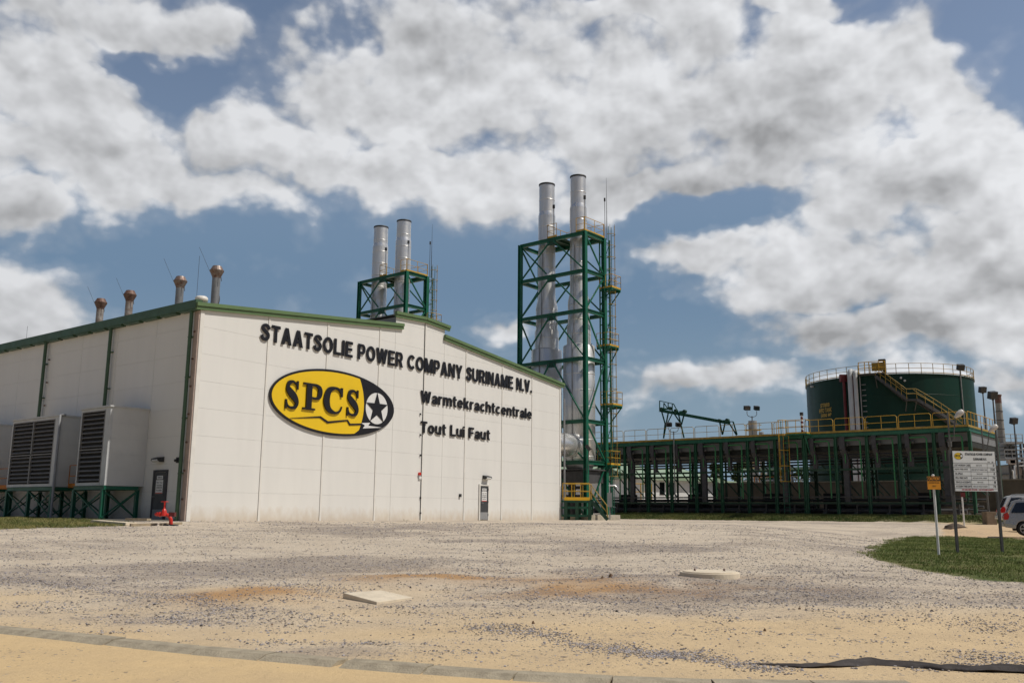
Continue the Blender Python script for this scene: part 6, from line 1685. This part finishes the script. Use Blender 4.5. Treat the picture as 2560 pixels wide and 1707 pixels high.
# ------------------------------------------------------------------ signs on the lawn
def board():
    bl, br = onground(2405, 1382), onground(2501, 1381)
    Y = (bl.y + br.y) / 2
    a = V((bl.x, Y, 0)); b = V((br.x, Y + .15, 0)); za, zb_ = G(a.x, a.y), G(b.x, b.y)
    X = (b - a).normalized(); ln = (b - a).length; n = V((X.y, -X.x, 0))
    t = thing('notice_board', 'white company safety board with table of figures on two dark posts', 'sign board', V((a.x, a.y, za)))
    for p, z, y in ((a, za, 1124), (b, zb_, 1128)):
        m = MB(); m.box(V((p.x, p.y, (z - .1 + zat(2400, y, a)) / 2)), X * .035, n * .035, Z3 * ((zat(2400, y, a) - z + .1) / 2)); m.build('post', 'charcoal', t)
    zt, zb2 = zat(2400, 1127, a), zat(2404, 1227, a)
    w0, w1 = .05, ln - .02; hgt = zt - zb2
    P = lambda x, z, d=0: a + X * (w0 + (w1 - w0) * x) + Z3 * (zb2 + hgt * z) + n * (.05 + d)
    m = MB(); m.box(P(.5, .5, 0), X * (w1 - w0) / 2, n * .012, Z3 * hgt / 2); pl = m.build('panel', 'boardw', t)
    Wd = w1 - w0
    g = MB()
    rowz = [.70 - .105 * k for k in range(7)]
    for z in rowz: g.box(P(.5, z, .0145), X * Wd / 2, n * .001, Z3 * .004)
    for x in (.40, .80): g.box(P(x, .385, .0145), X * .002, n * .001, Z3 * hgt * .315)
    g.build('table_lines', 'boardk', pl)
    x = MB()
    def tx(s_, x0, x1, z0, z1, bold=.02): put_text(x, s_, P(x0, z0, .015), X, Z3, (x1 - x0) * Wd, (z1 - z0) * hgt, bold)
    tx('STAATSOLIE POWER COMPANY', .29, .95, .895, .955, .04); tx('SURINAME N.V.', .48, .80, .775, .835, .04); tx('YEAR', .81, .87, .72, .745); tx('20', .91, .95, .715, .75)
    left = ['LOST WORKDAY CASES', 'INJURY FREE DAYS', 'OIL SPILLS', 'SPILL FREE DAYS', 'VEHICLE ACCIDENTS', 'ACCIDENT FREE DAYS']
    lw_ = [.37, .31, .18, .29, .36, .37]; mid = ['YEAR TO DATE', 'SINCE LAST LOST WORKDAY CASE', 'YEAR TO DATE', 'SINCE LAST OIL SPILL 1 BARREL', 'YEAR TO DATE', 'SINCE LAST VEHICLE ACCIDENT']
    mw = [.14, .36, .14, .34, .14, .34]; rt = ['0', '328', '0', '78', '1', '78']
    for k in range(6):
        z = rowz[k] - .078; tx(left[k], .02, .02 + lw_[k], z, z + .048, .03); tx(mid[k], .60 - mw[k] / 2, .60 + mw[k] / 2, z + .008, z + .038, .03); tx(rt[k], .97 - .035 * len(rt[k]), .97, z, z + .055, .02)
    x.build('board_text', 'boardk', pl)
    x = MB(); put_text(x, 'WE DELIVER POWER - WE POWER SAFETY', P(.15, .02, .015), X, Z3, .76 * Wd, .035 * hgt, .04); x.build('slogan_text', 'dredb', pl)
    cx_, cz_ = .135, .875; rx, rz = .105, .085
    e = MB(); pts = [P(cx_ + rx * math.cos(k * math.pi / 20), cz_ + rz * math.sin(k * math.pi / 20), .015) for k in range(40)]; e.add(pts, [tuple(range(40))]); e.build('logo_backing', 'boardk', pl)
    e = MB(); pts = [P(cx_ + rx * .95 * math.cos(k * math.pi / 20) if math.cos(k * math.pi / 20) < .38 else cx_ + rx * .38, cz_ + rz * .95 * math.sin(k * math.pi / 20), .017) for k in range(40)]; e.add(pts, [tuple(range(40))]); e.build('logo_face', 'yellow', pl)
    e = MB(); pts = [P(cx_ + rx * .66 + rx * .24 * math.cos(k * math.pi / 10), cz_ + rz * .35 * math.sin(k * math.pi / 10), .017) for k in range(20)]; e.add(pts, [tuple(range(20))]); e.build('logo_disc', 'boardw', pl)
    e = MB(); put_text(e, 'SPCS', P(cx_ - rx * .75, cz_ - rz * .25, .019), X, Z3, rx * 1.05 * Wd, rz * .62 * hgt, .03); e.build('logo_text', 'boardk', pl)
board()
def caution():
    g_ = onground(2347, 1386); b = V((g_.x, g_.y, G(g_.x, g_.y)))
    t = thing('caution_sign', 'orange caution sign on a white pole standing in the lawn', 'sign', b)
    zt = zat(2333, 1189, b); m = MB(); m.tube([b - Z3 * .05, V((b.x, b.y, zt))], .036, 10); m.build('pole', 'white', t)
    m = MB(); m.lathe([(0, 0), (.045, 0), (.045, .03), (0, .05)], 10, V((b.x, b.y, zt))); m.build('cap', 'white', t)
    k = b.y / FPX; c = V((b.x - .01, b.y - .05, 0)); z1, z0, zm = zat(2335, 1191, b), zat(2335, 1223, b), zat(2335, 1201, b); hw = 16 * k
    m = MB(); m.box(V((c.x, c.y, (z0 + z1) / 2)), X3 * hw, Y3 * .008, Z3 * (z1 - z0) / 2); pl = m.build('panel', 'orange', t)
    m = MB(); m.box(V((c.x, c.y - .0095, (zm + z1) / 2 - .01)), X3 * hw * .98, Y3 * .001, Z3 * (z1 - zm) * .5); m.build('header_band', 'black', pl)
    m = MB(); put_text(m, 'CAUTION', V((c.x - hw * .85, c.y - .0115, zm + (z1 - zm) * .10)), X3, Z3, hw * 1.7, (z1 - zm) * .72, .04); m.build('header_text', 'orange', pl)
    m = MB(); put_text(m, 'AUTHORIZED PERSONNEL', V((c.x - hw * .85, c.y - .0095, zm - (zm - z0) * .32)), X3, Z3, hw * 1.7, .04, .02)
    put_text(m, 'ONLY', V((c.x - hw * .28, c.y - .0095, zm - (zm - z0) * .72)), X3, Z3, hw * .56, .05, .02); m.build('sign_text', 'black', pl)
caution()
def white_post():
    g_ = onground(2411, 1317); b = V((g_.x, g_.y, G(g_.x, g_.y)))
    t = thing('white_marker_post', 'white post with red tip just right of the left board post', 'post', b)
    zt = zat(2408, 1234, b); m = MB(); m.tube([b, V((b.x, b.y, zt))], .05, 8); m.build('post', 'white', t)
    m = MB(); m.box(V((b.x + .06, b.y, zt - .05)), X3 * .12, Y3 * .05, Z3 * .14); m.build('red_tag', 'dred', t)
white_post()

# ------------------------------------------------------------------ vehicles
def suv(px_rear, px_wheel, ybot, Y, paint, label, rot=0.0, length=4.6):
    p = atY(px_rear, ybot, Y); z0 = p.z; b = V((p.x, Y, z0))
    t = thing('parked_car', label, 'car', b, 'cars at the right edge of the photo'); t.rotation_euler = (0, 0, 0)
    ca, sa = math.cos(rot), math.sin(rot)
    def P(x, y, z): return b + V((x * ca - y * sa, x * sa + y * ca, z))
    prof = [(.05, .42), (.0, .62), (.03, .95), (.10, 1.02), (.42, 1.66), (.60, 1.74), (2.55, 1.75), (2.85, 1.70), (3.55, 1.12), (4.35, 1.0), (4.55, .85), (4.6, .5), (4.45, .34)]
    W2 = .91
    def half(z): return W2 if z < 1.02 else W2 - (z - 1.02) * .26
    m = MB(); n = len(prof)
    ar = []
    # wheel arches: lower edge of the side
    low = [(4.45, .34), (4.12, .34)] + [(3.70 + .42 * math.cos(a), .36 + .42 * math.sin(a)) for a in [k * math.pi / 8 for k in range(0, 9)]] + [(3.2, .30), (1.35, .30)] + [(.92 + .42 * math.cos(a), .36 + .42 * math.sin(a)) for a in [k * math.pi / 8 for k in range(0, 9)]] + [(.45, .36)]
    outl = prof + low
    for sg in (-1, 1):
        pass
    L1 = [P(x, -half(z), z) for x, z in outl]; L2 = [P(x, half(z), z) for x, z in outl]; k = len(outl)
    m.add(L1 + L2, [tuple(range(k)), tuple(range(2 * k - 1, k - 1, -1))] + [(i, i + k, (i + 1) % k + k, (i + 1) % k) for i in range(k)])
    m.build('body', paint, t, bevel=.05)
    # side glass
    for sg in (-1, 1):
        for poly in ([(.34, 1.12), (.60, 1.60), (1.12, 1.62), (1.12, 1.12)], [(1.24, 1.12), (1.24, 1.62), (2.02, 1.63), (2.02, 1.12)], [(2.12, 1.12), (2.12, 1.63), (2.66, 1.62), (3.25, 1.14)]):
            g = MB(); pts = [P(x, sg * (half(z) + .008), z) for x, z in poly]; g.add(pts, [tuple(range(len(poly)))]); g.build('side_window', 'glassd', t)
        for wx in (.92, 3.70):
            w_ = MB(); ring = []
            c0 = P(wx, sg * .74, .36); c1 = P(wx, sg * .93, .36); w_.tube([c0, P(wx, sg * .76, .36), P(wx, sg * .91, .36), c1], [.33, .36, .36, .33], 32); wo_ = w_.build('wheel', 'tyre', t)
            r_ = MB()
            for q in range(6):
                an = q * math.pi / 3; r_.bar(P(wx, sg * .94, .36), P(wx + .22 * math.cos(an), sg * .94, .36 + .22 * math.sin(an)), .02, .06)
            r_.tube([P(wx + .24 * math.cos(q * math.pi / 10), sg * .935, .36 + .24 * math.sin(q * math.pi / 10)) for q in range(21)], .022, 6); r_.tube([P(wx, sg * .92, .36), P(wx, sg * .95, .36)], .05, 8)
            r_.build('rim', 'rim', wo_)
        l_ = MB(); l_.prism([(.02, .78), (.20, .80), (.26, .96), (.20, 1.14), (.08, 1.08), (.0, .90)], P(0, sg * (W2 + .0), 0), P(1, 0, 0) - P(0, 0, 0), Z3, (P(0, 1, 0) - P(0, 0, 0)) * sg, -.12, .012); l_.build('tail_light', 'tail', t)
        h_ = MB()
        for x in (1.30, 2.25): h_.box(P(x, sg * (W2 + .02), .98), (P(1, 0, 0) - P(0, 0, 0)) * .09, (P(0, 1, 0) - P(0, 0, 0)) * .012, Z3 * .018)
        h_.build('door_handle', paint, t)
        s_ = MB()
        for x in (1.18, 2.08, 3.15): s_.box(P(x, sg * (W2 + .001), .72), (P(1, 0, 0) - P(0, 0, 0)) * .006, (P(0, 1, 0) - P(0, 0, 0)) * .004, Z3 * .34)
        s_.build('door_seam', 'dark', t)
        rr = MB(); rr.tube([P(.75, sg * .62, 1.75), P(.85, sg * .62, 1.81), P(2.4, sg * .62, 1.82), P(2.5, sg * .62, 1.76)], .02, 6); rr.build('roof_rail', 'grey', t)
    g = MB(); g.add([P(.14, -.66, 1.08), P(.14, .66, 1.08), P(.40, .58, 1.60), P(.40, -.58, 1.60)], [(0, 1, 2, 3)]); g.v = [v + (P(-.02, 0, 0) - P(0, 0, 0)) for v in g.v]; g.build('rear_window', 'glassd', t)
    g = MB(); g.add([P(3.58, -.70, 1.15), P(3.58, .70, 1.15), P(2.92, .62, 1.68), P(2.92, -.62, 1.68)], [(0, 1, 2, 3)]); g.v = [v + (P(.03, 0, .02) - P(0, 0, 0)) for v in g.v]; g.build('windscreen', 'glassd', t)
    u_ = MB(); u_.abox(0, 0, 0, 0, 0, 0) if False else None
    u_.box(P(2.3, 0, .36), (P(1, 0, 0) - P(0, 0, 0)) * 1.9, (P(0, 1, 0) - P(0, 0, 0)) * .72, Z3 * .10); u_.build('underbody', 'void', t)
    bm_ = MB(); bm_.box(P(-.02, 0, .55), (P(1, 0, 0) - P(0, 0, 0)) * .07, (P(0, 1, 0) - P(0, 0, 0)) * .86, Z3 * .10); bm_.build('rear_bumper', paint, t, bevel=.03)
    return t
suv(2511, 2548, 1338.5, 46.5, 'silver', 'silver estate car with red tail light, nearer one, cut by the right edge', rot=R(-26))
suv(2499, 2540, 1317, 52.5, 'carwhite', 'pale second car parked behind the silver one at the right edge', rot=R(-20))

# ------------------------------------------------------------------ things lying on the yard
def slab_():
    P = [onground(*q) for q in ((857, 1495), (941.6, 1511), (1031, 1499), (953, 1489))]
    c = sum(P, V()) / 4; z = 0
    m = MB(); n = 4; top = [V((p.x, p.y, G(p.x, p.y) + .045 + (.05 if p.y > c.y else 0))) for p in P]; bot = [p - Z3 * .12 for p in top]
    m.add(top + bot, [(3, 2, 1, 0), (4, 5, 6, 7)] + [(i, (i + 1) % 4, (i + 1) % 4 + 4, i + 4) for i in range(4)])
    tag(m.build('cover_slab', 'slab', loc=c, bevel=.008), 'square pale concrete slab lying flat in the sandy gravel', 'slab')
slab_()
def manhole():
    p = onground(1784, 1449); r = 73 * p.y / FPX; c = V((p.x, p.y + r * .6, G(p.x, p.y) - .02))
    t = thing('manhole_cover', 'round pale concrete manhole cover raised above the gravel', 'manhole', c)
    m = MB(); m.lathe([(r, -.1), (r, .11), (r * .985, .125), (0, .125)], 48, c, smooth=False); m.build('ring', 'slab', t)
    m = MB(); m.lathe([(r * .9, .120), (r * .9, .14), (r * .88, .147), (0, .15)], 48, c, smooth=False); m.build('lid', 'slab', t)
    m = MB()
    for a in (-.5, .5): m.tube([c + V((a * r, -.06, .15)), c + V((a * r, -.03, .19)), c + V((a * r, .03, .19)), c + V((a * r, .06, .15))], .012, 5)
    m.build('lifting_eye', 'rust', t)
manhole()
def sheet():
    L_ = [(1870, 1657), (1935, 1661), (2000, 1667), (2060, 1665), (2120, 1660), (2180, 1655), (2240, 1656), (2300, 1660), (2360, 1666), (2420, 1669), (2490, 1671), (2570, 1676), (2680, 1682)]
    P = [onground(*q) for q in L_]; rnd = random.Random(8); vs, n = [], 9
    pts = []
    for i in range(len(P) - 1):
        for k in range(7): pts.append(P[i].lerp(P[i + 1], k / 7))
    N_ = len(pts); m = MB()
    for i, p in enumerate(pts):
        f = i / (N_ - 1); wd2 = .02 + .15 * min(1, f * 3.2) * (1 + .25 * noise.noise(V((i * .21, 0, 0))))
        for j in range(n):
            q = j / (n - 1) * 2 - 1; fold = .035 * math.sin(q * 7 + i * .12) + .03 * noise.noise(V((i * .16, q * 2.2, 5)))
            h = max(0, .030 * (1 - abs(q) ** 2.2) * min(1, f * 4 + .15) + fold * .9 * min(1, f * 3)) * .8 + .005
            x, y = p.x + .05 * q, p.y + q * wd2 + .03 * noise.noise(V((i * .25, 3, q)))
            vs.append(V((x, y, G(x, y) + h)))
    m.add(vs, [(i * n + j, (i + 1) * n + j, (i + 1) * n + j + 1, i * n + j + 1) for i in range(N_ - 1) for j in range(n - 1)], True)
    o = m.build('plastic_sheet', 'plastic', loc=P[6]); so_ = o.modifiers.new('thickness', 'SOLIDIFY'); so_.thickness = .004
    tag(o, 'long crumpled strip of black sheeting lying on the sand at lower right', 'sheeting')
sheet()
def lump(px, py, wpx, hpx, nm, mt, lab, cat, seed, grp=None):
    p = onground(px, py); k = p.y / FPX; rnd = random.Random(seed); r = wpx * k / 2; h = hpx * k
    m = MB(); n, mm = 9, 5; vs = []
    for i in range(mm + 1):
        f = i / mm; rr = math.cos(f * 1.45) ** .7
        for j in range(n):
            a = 2 * math.pi * j / n; q = 1 + .45 * noise.noise(V((math.cos(a) * 1.3 + seed, math.sin(a) * 1.3, f * 2)))
            vs.append(V((p.x + math.cos(a) * r * rr * q, p.y + math.sin(a) * min(r, h * 1.6) * rr * q, G(p.x, p.y) - .01 + h * f * (1 + .2 * noise.noise(V((a, seed, 1)))))))
    m.add(vs, [(i * n + j, i * n + (j + 1) % n, (i + 1) * n + (j + 1) % n, (i + 1) * n + j) for i in range(mm) for j in range(n)] + [tuple(mm * n + j for j in range(n))])
    tag(m.build(nm, mt, loc=p), lab, cat, grp)
GR = 'larger stones scattered over the yard'
for i, (px, py, w_, h_, mt_, lab) in enumerate((
    (503, 1568, 9, 6, 'rockd', 'dark stone on the sand, closest to the kerb on the left half'), (591, 1527, 8, 5, 'rockd', 'dark stone beside the left orange sand mound'),
    (304, 1576, 9, 5, 'rockb', 'brown stone above the kerb at lower left, nearest to it'), (386, 1511, 8, 5, 'rockd', 'dark stone at the end of the left gravel ridge'),
    (91, 1522, 6, 4, 'rockd', 'small dark stone alone on pale sand at the far left'), (1527, 1457, 12, 10, 'rockb', 'largest brown clod on the orange sand left of the manhole cover'),
    (1506, 1459, 8, 6, 'rockb', 'smaller brown clod beside the largest one'), (1333, 1568, 9, 8, 'rockb', 'pointed brown stone on the central gravel ridge'),
    (1026, 1473, 6, 5, 'rockd', 'dark stone just behind the square slab'), (1542, 1532, 8, 6, 'rockd', 'dark stone on bare sand right of centre'),
    (1209, 1382, 6, 4, 'rockd', 'dark stone far out on the gravel below the hall lettering'), (1912, 1577, 9, 8, 'rockb', 'pointed brown stone on bare sand below the manhole cover'),
    (1999, 1524, 8, 6, 'rockb', 'reddish stone right of the manhole cover'), (2330, 1531, 10, 5, 'rockd', 'flat dark stone on the gravel below the caution sign'),
    (1887, 1617, 4, 3, 'rockb', 'tiny brown stone above the black sheeting'), (680, 1566, 7, 4, 'rockb', 'low brown stone between slab and kerb'))):
    lump(px, py, w_, h_, 'stone', mt_, lab, 'stone', i + 1, GR)
lump(1245, 1683, 60, 8, 'bark_piece', 'bark', 'flat reddish black piece of bark on the kerb at bottom centre', 'debris', 40)
lump(1043, 1662, 16, 6, 'dirt_clump', 'bark', 'small dark clump of leaves just above the kerb', 'debris', 41)
lump(2388, 1322, 60, 14, 'soil_heap', 'dirt', 'dark soil heap at the foot of the left street lamp', 'soil heap', 43)

def near_wall(x, y):
    p = V((x, y, 0)) - A; d = p.dot(nf); t_ = p.dot(u)
    if 0 < t_ < LW and 0.02 < d < .35: return .9 if noise.noise(V((t_ * .9, 1, 0))) > .22 else 0
    return 0
grass('wall_weeds', near_wall, (A.x - 1, B.x + 2, A.y - 2, B.y + 1), 1500, .04, .12, .012, ((.10, .12, .03), (.22, .20, .08)), 21)
def lawn_fringe(x, y):
    if inpoly(x, y, LAWN): return 0
    j = noise.fractal(V((x * 1.1, y * 1.1, 9)), 1, 2, 3) * 1.2
    return .5 if inpoly(x + j, y + j * .6, LAWN) else 0
grass('lawn_fringe', lawn_fringe, (min(xs_) - 1.5, max(xs_), min(ys_) - 1.5, max(ys_) + 1), 5000, .03, .08, .008, ((.09, .12, .03), (.20, .21, .07)), 22)
